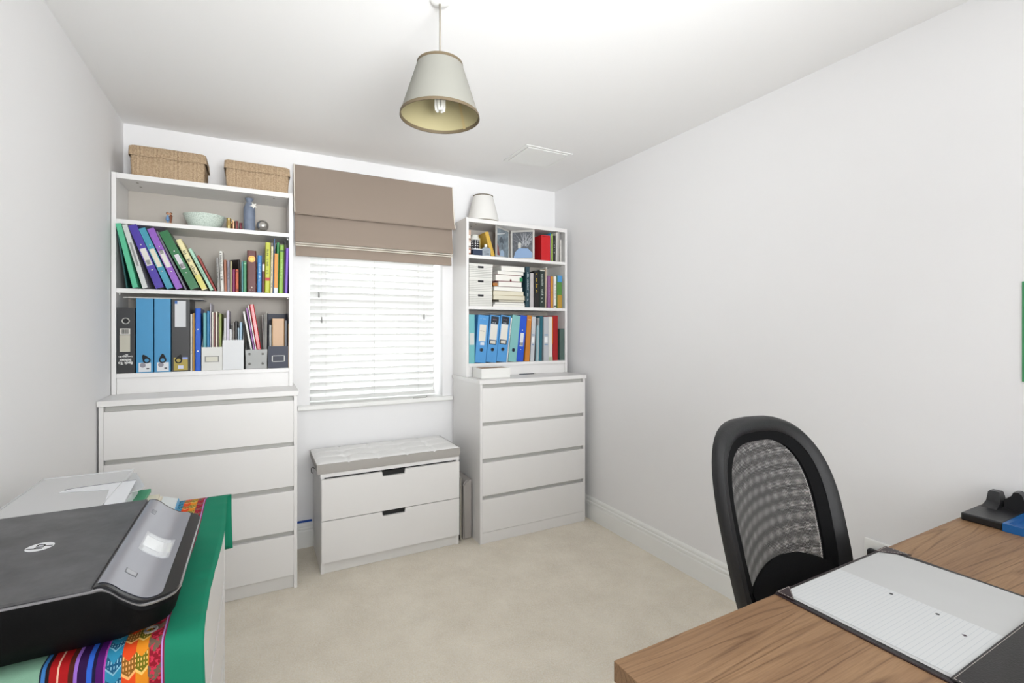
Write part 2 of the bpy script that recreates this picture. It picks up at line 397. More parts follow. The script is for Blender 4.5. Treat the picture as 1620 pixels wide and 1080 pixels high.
for (x, z0) in ((.950, 1.509), (.966, 1.353), (1.623, 1.379)):
    b = BM(); tube(b, [(x, .045, z0 + .03), (x, .045, 2.2)], .0009, 5); cd = obj('pull_cord', b, CORD, vb)
    b = BM(); lathe(b, [(.0015, z0 + .036), (.0045, z0 + .03), (.006, z0), (.003, z0 - .002)], x, .045, 10, True, True); obj('tassel', b, M('#8C8C8A', .4), cd)

# ------------------------------------------------------------ pendant lamp
PX, PY = 1.139, -1.65
pl = thing('pendant_lamp', 'cream tapered pendant lampshade with brown trim hanging from the ceiling', 'lamp', (PX, PY, 2.0))
b = BM(); lathe(b, [(.032, 2.3798), (.032, 2.377), (.028, 2.3735), (.016, 2.371), (.008, 2.370)], PX, PY, 32, True, True); obj('ceiling_rose', b, GLOSS, pl)
b = BM(); tube(b, [(PX, PY, 2.371), (PX, PY, 2.185)], .0035, 8); obj('cord', b, M('#8A8378', .6), pl)
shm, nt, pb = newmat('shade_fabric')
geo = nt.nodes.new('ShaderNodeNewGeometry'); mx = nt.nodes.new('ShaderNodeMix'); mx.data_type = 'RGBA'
mx.inputs['A'].default_value = lin('#83827B'); mx.inputs['B'].default_value = lin('#9C936F')  # outer grey puts the backlit shading of the cream fabric into its colour
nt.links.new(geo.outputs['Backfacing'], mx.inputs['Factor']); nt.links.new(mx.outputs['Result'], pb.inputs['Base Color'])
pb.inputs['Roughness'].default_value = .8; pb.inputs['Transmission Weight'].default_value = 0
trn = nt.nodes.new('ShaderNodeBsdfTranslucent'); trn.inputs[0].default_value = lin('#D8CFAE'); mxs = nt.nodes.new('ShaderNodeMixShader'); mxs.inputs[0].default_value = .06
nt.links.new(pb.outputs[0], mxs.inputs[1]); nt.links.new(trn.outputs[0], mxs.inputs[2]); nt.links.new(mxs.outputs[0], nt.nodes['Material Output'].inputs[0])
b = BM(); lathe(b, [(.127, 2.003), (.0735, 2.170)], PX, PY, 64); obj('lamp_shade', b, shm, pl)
TRIM = M('#5E513C', .7)
for r, z in ((.127, 2.003), (.0735, 2.169)):
    b = BM(); lathe(b, [(r - .0012, z - .004), (r + .0020, z - .004), (r + .0004, z + .006), (r - .0026, z + .006), (r - .0012, z - .004)], PX, PY, 64); obj('shade_trim', b, TRIM, pl)
b = BM(); a = R(28)
x0, y0 = cos(a), sin(a); pz = [(.1250, 2.006), (.0740, 2.165)]
loft(b, [[(PX + (r - .001) * cos(a + d), PY + (r - .001) * sin(a + d), z) for d in (-.045, .045)] for r, z in pz], False, False, False); obj('shade_seam', b, M('#A8966A', .8), pl)
b = BM(); lathe(b, [(.012, 2.180), (.018, 2.175), (.018, 2.135), (.014, 2.13)], PX, PY, 20, True, True)
for k in range(3):
    aa = k * 2 * pi / 3; tube(b, [(PX, PY, 2.155), (PX + .071 * cos(aa), PY + .071 * sin(aa), 2.166)], .0012, 5)
obj('lamp_holder', b, M('#E8E6DF', .5), pl)
b = BM()
lathe(b, [(.014, 2.13), (.019, 2.118), (.019, 2.085), (.012, 2.078)], PX, PY, 20, True, True)
for k in range(3):
    aa = k * 2 * pi / 3 + .3; cx, cy = PX + .011 * cos(aa), PY + .011 * sin(aa); ox, oy = -.006 * sin(aa), .006 * cos(aa)
    tube(b, [(cx + ox, cy + oy, 2.08), (cx + ox, cy + oy, 2.035), (cx + ox * .6, cy + oy * .6, 2.024), (cx - ox * .6, cy - oy * .6, 2.024), (cx - ox, cy - oy, 2.035), (cx - ox, cy - oy, 2.08)], .0055, 8)
obj('light_bulb', b, M('#F4F4F0', .2, coat=.5), pl)

# ceiling vent
cv = thing('ceiling_vent', 'flat square white vent cover on the ceiling near the right bookcase', 'vent', (2.15, -.584, ZC))
b = BM(); X0, X1, Y0, Y1 = 1.988, 2.312, -.735, -.433
for q in ((X0, X1, Y0, Y0 + .02), (X0, X1, Y1 - .02, Y1), (X0, X0 + .02, Y0 + .02, Y1 - .02), (X1 - .02, X1, Y0 + .02, Y1 - .02)): box(b, *q, ZC - .0035, ZC - .0005)
obj('frame', b, GLOSS, cv)
b = BM(); box(b, X0 + .024, X1 - .024, Y0 + .024, Y1 - .024, ZC - .006, ZC - .0005, bev=.002); obj('cover_plate', b, GLOSS, cv)

# ------------------------------------------------------------ chests of drawers
def chest(x0, x1, y0, y1, H, label, fronts, recess=True):
    t = thing('chest_of_drawers', label, 'chest of drawers', ((x0 + x1) / 2, (y0 + y1) / 2, 0))
    s = .006
    b = BM(); box(b, x0 + s, x0 + s + .016, y0 + s, y1, 0, H - .026); obj('side_panel', b, FURN, t)
    b = BM(); box(b, x1 - s - .016, x1 - s, y0 + s, y1, 0, H - .026); obj('side_panel', b, FURN, t)
    b = BM(); box(b, x0, x1, y0, y1, H - .025, H, bev=.001); obj('top_panel', b, FURN, t)
    b = BM(); box(b, x0 + s + .017, x1 - s - .017, y0 + s + .022, y1 - .01, .004, H - .027); obj('carcass', b, GAP, t)
    for (z0, z1) in fronts:
        b = BM(); box(b, x0 + s + .0165, x1 - s - .0165, y0 + s - .001, y0 + s + .018, z0, z1, bev=.0012)
        d = obj('drawer', b, FURN, t)
        b = BM(); box(b, x0 + s + .02, x1 - s - .02, y0 + s + .0182, y0 + s + .0215, z1 - .012, z1 + .021 if z1 < H - .06 else z1 + .02); obj('finger_recess', b, GAP, d)
    zb = fronts[-1][0]
    b = BM(); box(b, x0 + s + .0165, x1 - s - .0165, y0 + s + (.012 if recess else .0005), y0 + s + .018, 0.001, zb - .0015); obj('plinth', b, FURN2 if recess else FURN, t)
    return t
FR4 = [(.741, .951), (.518, .720), (.292, .494), (.068, .269)]
chest(.002, .798, -.482, -.02, 1.0, 'tall white chest of drawers carrying the left bookcase in the corner', FR4)
chest(1.803, 2.603, -.482, -.02, 1.0, 'tall white chest of drawers carrying the right bookcase', FR4, False)

# low bench cabinet with two wide drawers
bn = thing('bench_cabinet', 'low white two-drawer cabinet with dark cut-out handles under the window', 'cabinet', (1.307, -.21, 0))
BX, BX2, BYF, BYB = .910, 1.703, -.398, -.03
b = BM(); box(b, BX, BX2, BYF - .004, BYB, .515, .535, bev=.001); obj('top_panel', b, FURN, bn)
b = BM(); box(b, BX + .003, BX + .02, BYF, BYB, .0, .5145); obj('side_panel', b, FURN, bn)
b = BM(); box(b, BX2 - .02, BX2 - .003, BYF, BYB, .0, .5145); obj('side_panel', b, FURN, bn)
b = BM(); box(b, BX + .021, BX2 - .021, BYF + .022, BYB - .01, .004, .513); obj('carcass', b, DARK, bn)
for z0, z1 in ((.288, .508), (.062, .284)):
    hx0, hx1 = 1.236, 1.364
    b = BM(); prism(b, [(BX + .005, z0), (BX2 - .005, z0), (BX2 - .005, z1), (hx1 + .003, z1), (hx1 - .002, z1 - .026), (hx0 + .002, z1 - .026), (hx0 - .003, z1), (BX + .005, z1)], 'y', BYF - .018, BYF - .001)
    d = obj('drawer', b, FURN, bn)
    b = BM(); box(b, hx0 - .004, hx1 + .004, BYF - .0025, BYF + .02, z1 - .03, z1 + .001); obj('handle_slot', b, DARK, d)
b = BM(); box(b, BX + .012, BX2 - .012, BYF + .001, BYF + .02, .001, .058); obj('plinth', b, FURN2, bn)
# seat pad
cu = thing('seat_cushion', 'light grey tufted bench cushion on the low drawer cabinet', 'cushion', (1.3, -.22, .5355))
LEATH = M('#ECEBE9', .45, bump=.25, bscale=160); LEATH2 = M('#ABA7A2', .5, bump=.3, bscale=160)
b = BM(); NX, NY = 90, 44; CX0, CX1, CY0, CY1 = .893, 1.705, -.408, -.04
def tuft(x, y):
    u = (x - CX0) / (CX1 - CX0); v = (y - CY0) / (CY1 - CY0); d = 0
    for i in range(1, 5):
        for j in (1, 2):
            r2 = ((u - i / 5) * .81) ** 2 + ((v - j / 3) * .37) ** 2; d += .013 * math.exp(-r2 / .0005)
    for j in (1, 2): d += .006 * math.exp(-(((v - j / 3) * .37) / .007) ** 2)
    for i in range(1, 5): d += .006 * math.exp(-(((u - i / 5) * .81) / .007) ** 2)
    e = min(u, 1 - u) * .81; f = min(v, 1 - v) * .37; m = min(e, f)
    return .598 - d - .010 * math.exp(-m / .012)
G = [[b.verts.new((CX0 + (CX1 - CX0) * i / NX, CY0 + (CY1 - CY0) * j / NY, 0)) for i in range(NX + 1)] for j in range(NY + 1)]
for r_ in G:
    for v in r_: v.co.z = tuft(v.co.x, v.co.y)
for j in range(NY):
    for i in range(NX): f = b.faces.new([G[j][i], G[j][i + 1], G[j + 1][i + 1], G[j + 1][i]]); f.smooth = True
obj('top_cover', b, LEATH, cu, normals=False)
b = BM(); ring = [G_ for G_ in []]
per = [(CX0 + (CX1 - CX0) * i / NX, CY0) for i in range(NX)] + [(CX1, CY0 + (CY1 - CY0) * j / NY) for j in range(NY)] + [(CX1 - (CX1 - CX0) * i / NX, CY1) for i in range(NX)] + [(CX0, CY1 - (CY1 - CY0) * j / NY) for j in range(NY)]
cxm, cym = (CX0 + CX1) / 2, (CY0 + CY1) / 2
def inset(p, d): return (p[0] + (d if p[0] <= CX0 + 1e-6 else -d if p[0] >= CX1 - 1e-6 else 0), p[1] + (d if p[1] <= CY0 + 1e-6 else -d if p[1] >= CY1 - 1e-6 else 0))
loft(b, [[(*inset(p, .004), .5365) for p in per], [(*inset(p, -.002), .560) for p in per], [(*p, tuft(*p)) for p in per]], True, False, True, 0, True)
obj('side_band', b, LEATH2, cu)
b = BM(); tube(b, [(*inset(p, -.0015), tuft(*p)) for p in per + per[:1]], .002, 6); obj('piping', b, LEATH2, cu)
for i in range(1, 5):
    for j in (1, 2):
        x = CX0 + (CX1 - CX0) * i / 5; y = CY0 + (CY1 - CY0) * j / 3
        b = BM(); ellips(b, (x, y, tuft(x, y) + .001), (.006, .006, .0025), 10); obj('button', b, LEATH2, cu)
b = BM(); tube(b, [(.892, -.30, .545), (.880, -.31, .556), (.872, -.32, .552), (.872, -.33, .535), (.880, -.335, .530)], .002, 6); obj('tie_strap', b, BLACKP, cu)

# folded grey cushion and thin panels between bench and right chest
b = BM(); pts = []
for i in range(9):
    a = pi - i * pi / 16; pts.append((1.782 + .038 * cos(a), .335 + .035 * sin(a)))
pts = [(1.744, .004)] + pts + [(1.800, .370), (1.800, .004)]
pts = sorted(set(pts), key=pts.index)
prism(b, pts, 'y', -.37, -.03); bmesh.ops.bevel(b, geom=[e for e in b.edges if abs(e.verts[0].co.y - e.verts[1].co.y) < 1e-6], offset=.008, segments=2, affect='EDGES')
solo('folded_cushion', b, M('#9F9A95', .5, bump=.3), 'grey padded cushion standing on edge between bench and right chest', 'cushion', base=(1.77, -.2, 0))
b = BM(); box(b, 1.7105, 1.716, -.365, -.05, .001, .43, bev=.001); solo('thin_board', b, M('#77736E', .3, .5), 'thin dark grey board slotted beside the low bench cabinet', 'board', base=(1.713, -.2, 0))
b = BM(); box(b, 1.7215, 1.7275, -.375, -.05, .001, .395, bev=.001); solo('thin_board', b, M('#C9C8C4', .15, .8), 'thin shiny pale board beside the grey folded cushion', 'board', base=(1.7245, -.2, 0))
b = BM(); box(b, .80, .905, -.0125, -.0005, .151, .160); solo('tape_strip', b, M('#1F4FA8', .5), 'blue tape strip on top of the skirting between chest and bench', 'tape', base=(.85, -.006, .151))

# ------------------------------------------------------------ bookcases
def bookcase(x0, x1, zt, shelves, label, yf=-.25):
    t = thing('bookcase', label, 'bookcase', ((x0 + x1) / 2, yf / 2, 1.0))
    for a in (x0, x1 - .018):
        b = BM(); box(b, a, a + .018, yf, -.001, 1.0005, zt, bev=.0008); obj('side_panel', b, FURN, t)
    b = BM(); box(b, x0 + .0185, x1 - .0185, yf, -.01, zt - .027, zt - .001, bev=.0008); obj('top_panel', b, FURN, t)
    b = BM(); box(b, x0 + .0185, x1 - .0185, -.009, -.002, 1.001, zt - .003); obj('back_panel', b, M('#BBB4AB', .6, vary=.01), t)  # white panel toned down: shadow inside the shelves is in its colour
    for i, z in enumerate(shelves):
        b = BM(); box(b, x0 + .0185, x1 - .0185, yf + (.001 if i else 0), -.0095, z - .021, z, bev=.0008); s = obj('shelf', b, FURN, t)
        for xx in (x0 + .0215, x1 - .0215):
            if i < len(shelves) - 1:
                b = BM(); box(b, xx - .003, xx + .003, yf + .05, yf + .058, z - .027, z - .0215); obj('shelf_pin', b, METAL, s)
    zb = shelves[-1] - .0215
    b = BM(); box(b, x0 + .0185, x1 - .0185, yf + .012, yf + .028, 1.0005, zb); obj('plinth', b, FURN, t)
    for xx, yy in ((x0 + .09, yf + .05), (x0 + .09, yf + .13), (x1 - .09, yf + .05)):
        b = BM(); lathe(b, [(.006, zt - .0285), (.006, zt - .0275)], xx, yy, 12, True, True); obj('cam_screw', b, M('#8A8278', .4, .7), t)
    return t
ZL = (1.836, 1.507, 1.100); ZRr = (1.799, 1.464, 1.087)
bookcase(.003, .784, 2.057, ZL, 'white open bookcase on the left chest of drawers, full of folders')
bookcase(1.812, 2.604, 2.041, ZRr, 'white open bookcase on the right chest of drawers, full of files')

# ------------------------------------------------------------ books and files
def glyphs(L, h, mat, parent, mtx, seed=0, dens=.75):
    """unreadable small print: a run of tiny marks"""
    rg = random.Random(seed); b = BM(); x = -L / 2
    while x < L / 2 - h * .5:
        wd = rg.choice((.35, .5, .6, .7)) * h
        if rg.random() < dens:
            hh = h * rg.choice((.6, .6, .85, 1)); box(b, x, x + wd, -h / 2, -h / 2 + hh * .35, 0, .0002)
            box(b, x, x + wd * .35, -h / 2, -h / 2 + hh, 0, .0002)
            if rg.random() < .6: box(b, x + wd * .6, x + wd, -h / 2, -h / 2 + hh * .8, 0, .0002)
        x += wd + h * .22
    b.transform(mtx); return obj('lettering', b, mat, parent, local=True)
def plate(parent, name, mat, x0, x1, z0, z1, y=-.0004, label=None):
    b = BM(); box(b, x0, x1, y - .0003, y + .0006, z0, z1); o = obj(name, b, mat, parent, local=True)
    if label: o['label'] = label
    return o
def book(x, z, w, h, color, label, ang=0, y=-.25, depth=.17, name='book', cat='book', rough=.45, pages=PAGES, txt=None, bands=(), group=None, round_=.2, rz=0):
    a = R(ang); dz = max(0, w * sin(a))
    t = thing(name, label, cat, (x, y, z + .0006 + dz), (0, a, R(rz)), group)
    m = M(color, rough, vary=.06, vscale=20); c = min(.0022, w * .18); e = min(.004, w * round_)
    b = BM()
    prism(b, [(e, 0), (w - e, 0), (w, e), (w, depth), (w - c, depth), (w - c, e + .001), (c, e + .001), (c, depth), (0, depth), (0, e)], 'z', 0, h)
    obj('cover', b, m, t, local=True)
    b = BM(); box(b, c + .0003, w - c - .0003, e + .0012, depth - .004, .003, h - .004); obj('pages', b, pages, t, local=True)
    if txt:
        col, frac, th = txt[:3]; zc = txt[3] if len(txt) > 3 else .55
        glyphs(h * frac, min(w * th, .02), M(col, .5), t, FR(w / 2, -.0002, h * zc, -90), seed=int(x * 9999))
    for (z0, z1, colr, *rest) in bands:
        plate(t, rest[0] if rest else 'spine_band', M(colr, .5), .001, w - .001, z0 * h, z1 * h)
    return t
def ringbinder(x, z, w, h, color, label, ang=0, y=-.25, lab=(.30, .62), labc='#D9D6CE', glyph=True, depth=.235, rivets=True, group=None, barcode=None, labw=.14, hole=None, alpha=1):
    a = R(ang); t = thing('ring_binder', label, 'ring binder', (x, y, z + .0006 + max(0, w * sin(a))), (0, a, 0), group)
    m = M(color, .32, vary=.05, vscale=15); c = .0025; b = BM()
    prism(b, [(0, 0), (w, 0), (w, depth), (w - c, depth), (w - c, c), (c, c), (c, depth), (0, depth)], 'z', 0, h)
    obj('cover', b, m, t, local=True)
    b = BM(); box(b, c + .002, w - c - .002, c + .012, depth - .012, .006, h - .014); obj('papers', b, PAPER, t, local=True)
    if lab:
        lo = plate(t, 'spine_label', M(labc, .6, bump=.1), w * labw, w * (1 - labw), h * lab[0], h * lab[1])
        if barcode is not None:
            b = BM(); zb = h * (lab[0] + (lab[1] - lab[0]) * barcode)
            for i in range(9): box(b, w * .25 + w * .5 * i / 9, w * .25 + w * .5 * (i + rng.uniform(.3, .7)) / 9, -.0012, -.0006, zb, zb + .022)
            obj('barcode', b, BLACKP, lo, local=True)
    if rivets:
        for zz_ in (lab[0] - .07, lab[1] + .06) if lab else (.3, .7):
            b = BM(); ellips(b, (w / 2, -.0005, h * zz_), (.0035, .0015, .0035), 10); obj('rivet', b, CHROME, t, local=True)
    return t
def lever(x, z, w, h, color, label, ang=0, y=-.25, depth=.24, hole=None, holez=.27, group=None, slots=False):
    a = R(ang); t = thing('lever_arch_file', label, 'lever arch file', (x, y, z + .0006 + max(0, w * sin(a))), (0, a, 0), group)
    m = M(color, .38, vary=.04, vscale=15); c = .0028; b = BM()
    prism(b, [(0, 0), (w, 0), (w, depth), (w - c, depth), (w - c, c), (c, c), (c, depth), (0, depth)], 'z', 0, h)
    obj('cover', b, m, t, local=True)
    b = BM(); box(b, c + .001, w - c - .001, c + .018, depth - .012, .004, h - .016); obj('papers', b, PAPER, t, local=True)
    if hole:
        rr = .0155 if hole is METAL else .0125; b = BM(); lathe(b, [(rr, .0005), (rr, .002), (rr - .002, .003), (.0115 if hole is METAL else .0085, .002), (.0115 if hole is METAL else .0085, 0)], 0, 0, 24); b.transform(FR(w / 2, -.001, h * holez, 0)); ro = obj('finger_ring', b, hole, t, local=True)
        b = BM(); lathe(b, [(.0118 if hole is METAL else .0088, .0), (.0118 if hole is METAL else .0088, .0012)], 0, 0, 24, True, True); b.transform(FR(w / 2, -.0004, h * holez, 0)); obj('finger_hole', b, DARK, ro, local=True)
    return t

# --- left bookcase, second shelf: leaning folders
z = 1.507
book(.0600, z, .006, .278, '#2C5C5C', 'dark teal plastic wallet slumped at the far left of the folder row', -7.6, -.255, .23, 'plastic_wallet', 'document wallet', .25, PAPER)
b_ = ringbinder(.0905, z, .020, .306, '#53B58C', 'mint green leaning folder standing first in the slanting row', -12.2, -.286, None, rivets=False)
ringbinder(.126, z, .020, .308, '#C9CAC8', 'clear grey-white leaning folder right of the mint green one', -14.8, -.272, (.35, .72), '#8D8C8B', rivets=False, labw=.3)
t = ringbinder(.178, z, .033, .314, '#45319A', 'dark violet leaning ring binder with white spine label', -20, -.274, (.36, .63), barcode=.06)
t = ringbinder(.2215, z, .027, .305, '#3A8FA6', 'teal blue leaning ring binder with cream spine label', -21.4, -.274, (.36, .66), '#D8D1BD')
t = ringbinder(.2590, z, .028, .308, '#8A55B4', 'light purple leaning ring binder with barcode at label top', -22.1, -.274, (.36, .64), barcode=.8)
book(.2945, z, .009, .302, '#6A6A74', 'thin grey folder between the purple and dark green binders', -22.9, -.270, .225, 'folder', 'folder', .3, PAPER)
t = ringbinder(.319, z, .038, .303, '#1C6A3A', 'dark green leaning ring binder with narrow white label', -25.2, -.274, (.35, .60), '#CFCBD0', barcode=.06, labw=.24)
t = book(.366, z, .024, .268, '#E4D9A6', 'cream and yellow leaning book with dark spine lettering', -24.4, -.262, .20, txt=('#3A3A30', .62, .5), bands=((.02, .3, '#D8CF74'),))
book(.402, z, .014, .226, '#A9D3BC', 'pale green slim leaning book beside the cream yellow one', -25, -.258, .17, txt=('#2C5A48', .5, .4))
book(.4190, z, .009, .196, '#A2423B', 'red slim book leaning behind the pale green one', -24, -.225, .15)
# --- upright books in the middle
book(.4312, z, .0125, .172, '#8E8C88', 'grey-white paperback left of the tall white book', -2.5, -.250, .12, txt=('#3A3A38', .6, .5))
book(.4455, z, .0155, .207, '#D5D3CC', 'tall white book with bold black spine lettering', -2.0, -.250, .14, txt=('#151515', .7, .62, .6))
book(.4625, z, .0105, .163, '#A5674C', 'rust brown book next to the tall white book', -1, -.250, .12)
book(.4745, z, .0125, .160, '#8A828C', 'lilac grey paperback beside the rust brown book', -.4, -.250, .12, txt=('#4A4450', .5, .4))
book(.488, z, .008, .158, '#A79F76', 'thin khaki booklet left of the black notebook', 0, -.250, .05)
book(.526, z, .009, .175, '#2A2422', 'black hardback angled behind the small purple book', 0, -.205, .072, rz=38)
book(.498, z, .013, .117, '#7E2858', 'small purple book with round spine before the black hardback', 0, -.252, .045, round_=.4)
book(.5125, z, .013, .117, '#C0562A', 'small orange-red book with round spine before the black hardback', 0, -.252, .045, round_=.4, bands=((.05, .12, '#7A2A20'), (.88, .94, '#7A2A20')))
book(.5395, z, .007, .160, '#4E8E92', 'thin teal book left of the green hardback', 0, -.250, .12)
book(.548, z, .014, .163, '#3B8A5E', 'green hardback left of the big maroon volume', 0, -.250, .12, bands=((.9, .93, '#9CC9A8'),))
mb = book(.566, z, .042, .220, '#5A211E', 'thick maroon leather-bound volume with gold oval on spine', 0, -.252, .16, round_=.12)
b = BM(); lathe(b, [(.0165, 0), (.0165, .0006)], 0, 0, 28, True, True); b.transform(FR(.021, -.0002, .176, 0)); obj('gold_oval', b, M('#B98A4A', .35, .6), mb, local=True)
b = BM(); lathe(b, [(.0125, .0006), (.0115, .0011), (.0105, .0006)], 0, 0, 28); b.transform(FR(.021, -.0002, .176, 0)); obj('oval_ring', b, M('#7A5526', .4, .6), mb, local=True)
glyphs(.02, .006, M('#C9B9A8', .4), mb, FR(.021, -.0002, .012), 4); plate(mb, 'spine_mark', M('#C9B9A8', .4), .018, .024, .022, .028)
book(.612, z, .020, .198, '#2F7CBC', 'bright blue book right of the maroon volume', .6, -.250, .14, txt=('#BFE0EE', .5, .45))
book(.634, z, .012, .158, '#5A1D22', 'dark red booklet with white top label beside the blue book', .6, -.250, .12, bands=((.72, .96, '#D5D3CE', 'spine_label'),))
book(.648, z, .024, .270, '#B9BD33', 'tall yellow-green book with dark spine lettering and red band', .8, -.250, .18, txt=('#4A4C10', .52, .4, .62), bands=((.24, .30, '#B52A2E'),))
book(.6745, z, .011, .250, '#DCD3B0', 'tall slim cream book with tiny spine print', .9, -.250, .17, txt=('#5A5648', .8, .4, .5))
book(.6875, z, .004, .293, '#2E5E93', 'very thin tall blue book behind the orange one', 1.0, -.246, .17)
book(.703, z, .012, .277, '#2F8A4A', 'tall bright green book standing behind the orange one', .8, -.232, .17)
book(.692, z, .018, .213, '#D48A22', 'orange book with white label at spine foot', 0.8, -.2555, .018, bands=((.0, .13, '#DADDE0', 'spine_label'),), round_=.1)
book(.7155, z, .0205, .262, '#84B03C', 'lime green tall book with dark green mark near spine top', 1.2, -.250, .17, txt=('#B9D98A', .4, .4, .5), bands=((.86, .9, '#3F6A2A'),))
book(.7375, z, .005, .285, '#221F24', 'thin black folder between the lime book and purple folder', 1.3, -.245, .2)
book(.7450, z, .013, .247, '#7A52BC', 'bright purple folder at the right end of the book row', 1.4, -.256, .2, 'folder', 'folder')
# --- left bookcase bottom shelf
z = 1.100
t = lever(.0225, z, .070, .313, '#29292B', 'black lever arch file with upside-down white lettering at the far left', hole=METAL, holez=.80)
plate(t, 'barcode_label', M('#CFCCC4', .6), .0125, .052, .185, .214)
b = BM()
for i in range(14): box(b, .017 + i * .0022, .017 + i * .0022 + rng.uniform(.0006, .0016), -.0012, -.0007, .189, .211)
obj('barcode', b, BLACKP, t, local=True)
plate(t, 'spine_label', M('#B9B5A6', .6), .012, .052, .103, .182)
WHT = M('#E8E8E4', .5)
text('Back To\nSchool', .0165, WHT, t, FR(.034, -.0005, .056, 180), bold=.0005)
text('Lever Arch File\n£2.99', .0085, WHT, t, FR(.034, -.0005, .084, 180), bold=.0004)
def tab(t, x, z, rot, mat=BLACKP):
    b = BM(); P = []
    n = 20; outer = []; inner = []
    for i in range(n):
        a = 2 * pi * i / n
        ox, oz = .0155 * cos(a), .0155 * sin(a)
        if oz > 0: ox *= (1 - .45 * (oz / .0155)); oz *= 2.0
        outer.append((ox, oz, 0)); inner.append((.0088 * cos(a), .0088 * sin(a) - .001, 0))
    loft(b, [[(p[0], p[1], 0) for p in outer], [(p[0], p[1], .0016) for p in outer], [(p[0], p[1], .0016) for p in inner], [(p[0], p[1], 0) for p in inner]], False, False)
    b.transform(FR(x, -.0008, z, rot)); obj('pull_tab', b, mat, t, local=True)
def foot_label(t, x0, x1, z0, z1):
    l = plate(t, 'price_label', M('#D6D8DA', .5), x0, x1, z0, z1)
    b = BM(); lathe(b, [(.0115, 0), (.0115, .0004)], 0, 0, 20, True, True); b.transform(FR(x0 + .016, -.0009, z1 - .012)); obj('printed_disc', b, M('#8C8A92', .5), l, local=True)
    b = BM(); box(b, x1 - .018, x1 - .007, -.0013, -.0006, z0 + .012, z0 + .018); obj('printed_block', b, M('#3A3F46', .5), l, local=True)
t = lever(.097, z, .0665, .361, '#3B8AB8', 'tall light blue box file, left of the blue pair', depth=.235)
foot_label(t, .010, .058, .004, .048); tab(t, .041, .060, 28)
t = lever(.1685, z, .065, .361, '#3B8AB8', 'tall light blue box file, right of the blue pair beside the black one', depth=.235)
foot_label(t, .010, .058, .004, .048); tab(t, .033, .060, 0)
t = lever(.2385, z, .0745, .360, '#2B2A2B', 'tall black box file with long white label and gold price tag', depth=.235)
plate(t, 'spine_label', M('#C9CACC', .5), .0125, .058, .222, .352); plate(t, 'blue_mark', M('#2F5FA0', .5), .0125, .023, .337, .352, -.0012)
l = plate(t, 'price_label', M('#A89444', .5), .008, .066, .006, .070); plate(t, 'label_top', M('#8EA0D8', .5), .044, .066, .060, .071, -.0012); plate(t, 'label_mark', M('#C8CBE0', .5), .026, .048, .014, .030, -.0012)
tab(t, .028, .056, -18)
book(.3155, z, .0075, .288, '#CFCDC4', 'thin white booklet beside the tall black box file', 0, -.25, .2, txt=('#55534C', .3, .4, .45))
book(.3245, z, .0085, .291, '#A57A34', 'thin ochre folder between white booklet and blue wallet', 0, -.247, .2, 'folder', 'folder')
t = book(.336, z, .023, .316, '#2A5EC4', 'glossy royal blue zip wallet with two white studs', 0, -.252, .2, 'plastic_wallet', 'document wallet', .12, M('#3A6ED0', .2), round_=.45)
for zz_ in (.21, .10):
    b = BM(); ellips(b, (.0115, -.001, zz_), (.0035, .0015, .0035), 10); obj('stud', b, WHT, t, local=True)
# sheet lying on the box files
b = BM(); box(b, .048, .368, -.252, -.04, 1.4625, 1.4650); solo('card_sheet', b, PAPER, 'thin white card lying flat on the tall box files', 'card', base=(.2, -.15, 1.4625))
# magazine holders
def holder(x, w, hf, hb, color, label, name='magazine_holder', z=1.100, y=-.25, depth=.23, taper=0, mat=None, ztilt=0):
    t = thing(name, label, 'magazine holder', (x, y, z + .0006)); m = mat or M(color, .5, vary=.02); th = .0025; b = BM()
    tp = taper
    prism(b, [(tp, 0), (w - tp, 0), (w, hf), (0, hf)] if tp else [(0, 0), (w, 0), (w, hf), (0, hf)], 'y', 0, th); obj('front_panel', b, m, t, local=True)
    b = BM()
    for xa in (0 + tp * .5, w - th - tp * .5):
        prism(b, [(th, 0), (depth, 0), (depth, hb), (depth * .55, hb), (th, hf)], 'x', xa, xa + th)
    box(b, tp, w - tp, depth - th, depth, 0, hb); box(b, tp, w - tp, th, depth, 0, th); obj('box_body', b, m, t, local=True)
    return t
def labelholder(t, xc, zc, w, h, mat, inner):
    b = BM()
    for q in ((-w / 2, w / 2, h / 2 - .003, h / 2), (-w / 2, w / 2, -h / 2, -h / 2 + .003), (-w / 2, -w / 2 + .005, -h / 2, h / 2), (w / 2 - .005, w / 2, -h / 2, h / 2)):
        box(b, xc + q[0], xc + q[1], -.0025, 0, zc + q[2], zc + q[3])
    o = obj('label_frame', b, mat, t, local=True); plate(t, 'card_insert', inner, xc - w / 2 + .004, xc + w / 2 - .004, zc - h / 2 + .002, zc + h / 2 - .002, -.0003)
t = holder(.3625, .0905, .119, .20, '#D4D3CE', 'low white magazine file with metal label holder'); labelholder(t, .045, .058, .062, .030, METALD, M('#CFCCBE', .6))
t = holder(.4550, .0945, .155, .24, '#D6D7D8', 'taller plain white magazine file beside the low one')
t = holder(.5565, .1045, .103, .150, '#B5B5B2', 'grey metal magazine rack with four studs on its front', mat=M('#A3A4A2', .5), taper=.005)
for xx in (.020, .082):
    for zz_ in (.028, .080):
        b = BM(); ellips(b, (xx, -.003, zz_), (.006, .005, .006), 12); obj('stud', b, METALD, t, local=True)
t = holder(.6635, .0985, .119, .30, '#24283A', 'navy blue magazine file with white label holder', mat=M('#262B3E', .5)); labelholder(t, .050, .052, .064, .034, M('#CFCFCB', .4), M('#2A2E3C', .5))
def slip(x, z0, z1, w, color, label, ang=0, y=-.235, d=.19, name='magazine', cat='magazine', rough=.4, bottom=1.104):
    """a booklet standing inside a holder: full height from the holder floor"""
    h = z1 - bottom; a = R(ang); xb = x - h * math.tan(a) * 0
    return book(xb, bottom, w, h / cos(a), color, label, ang, y, d, name, cat, rough)
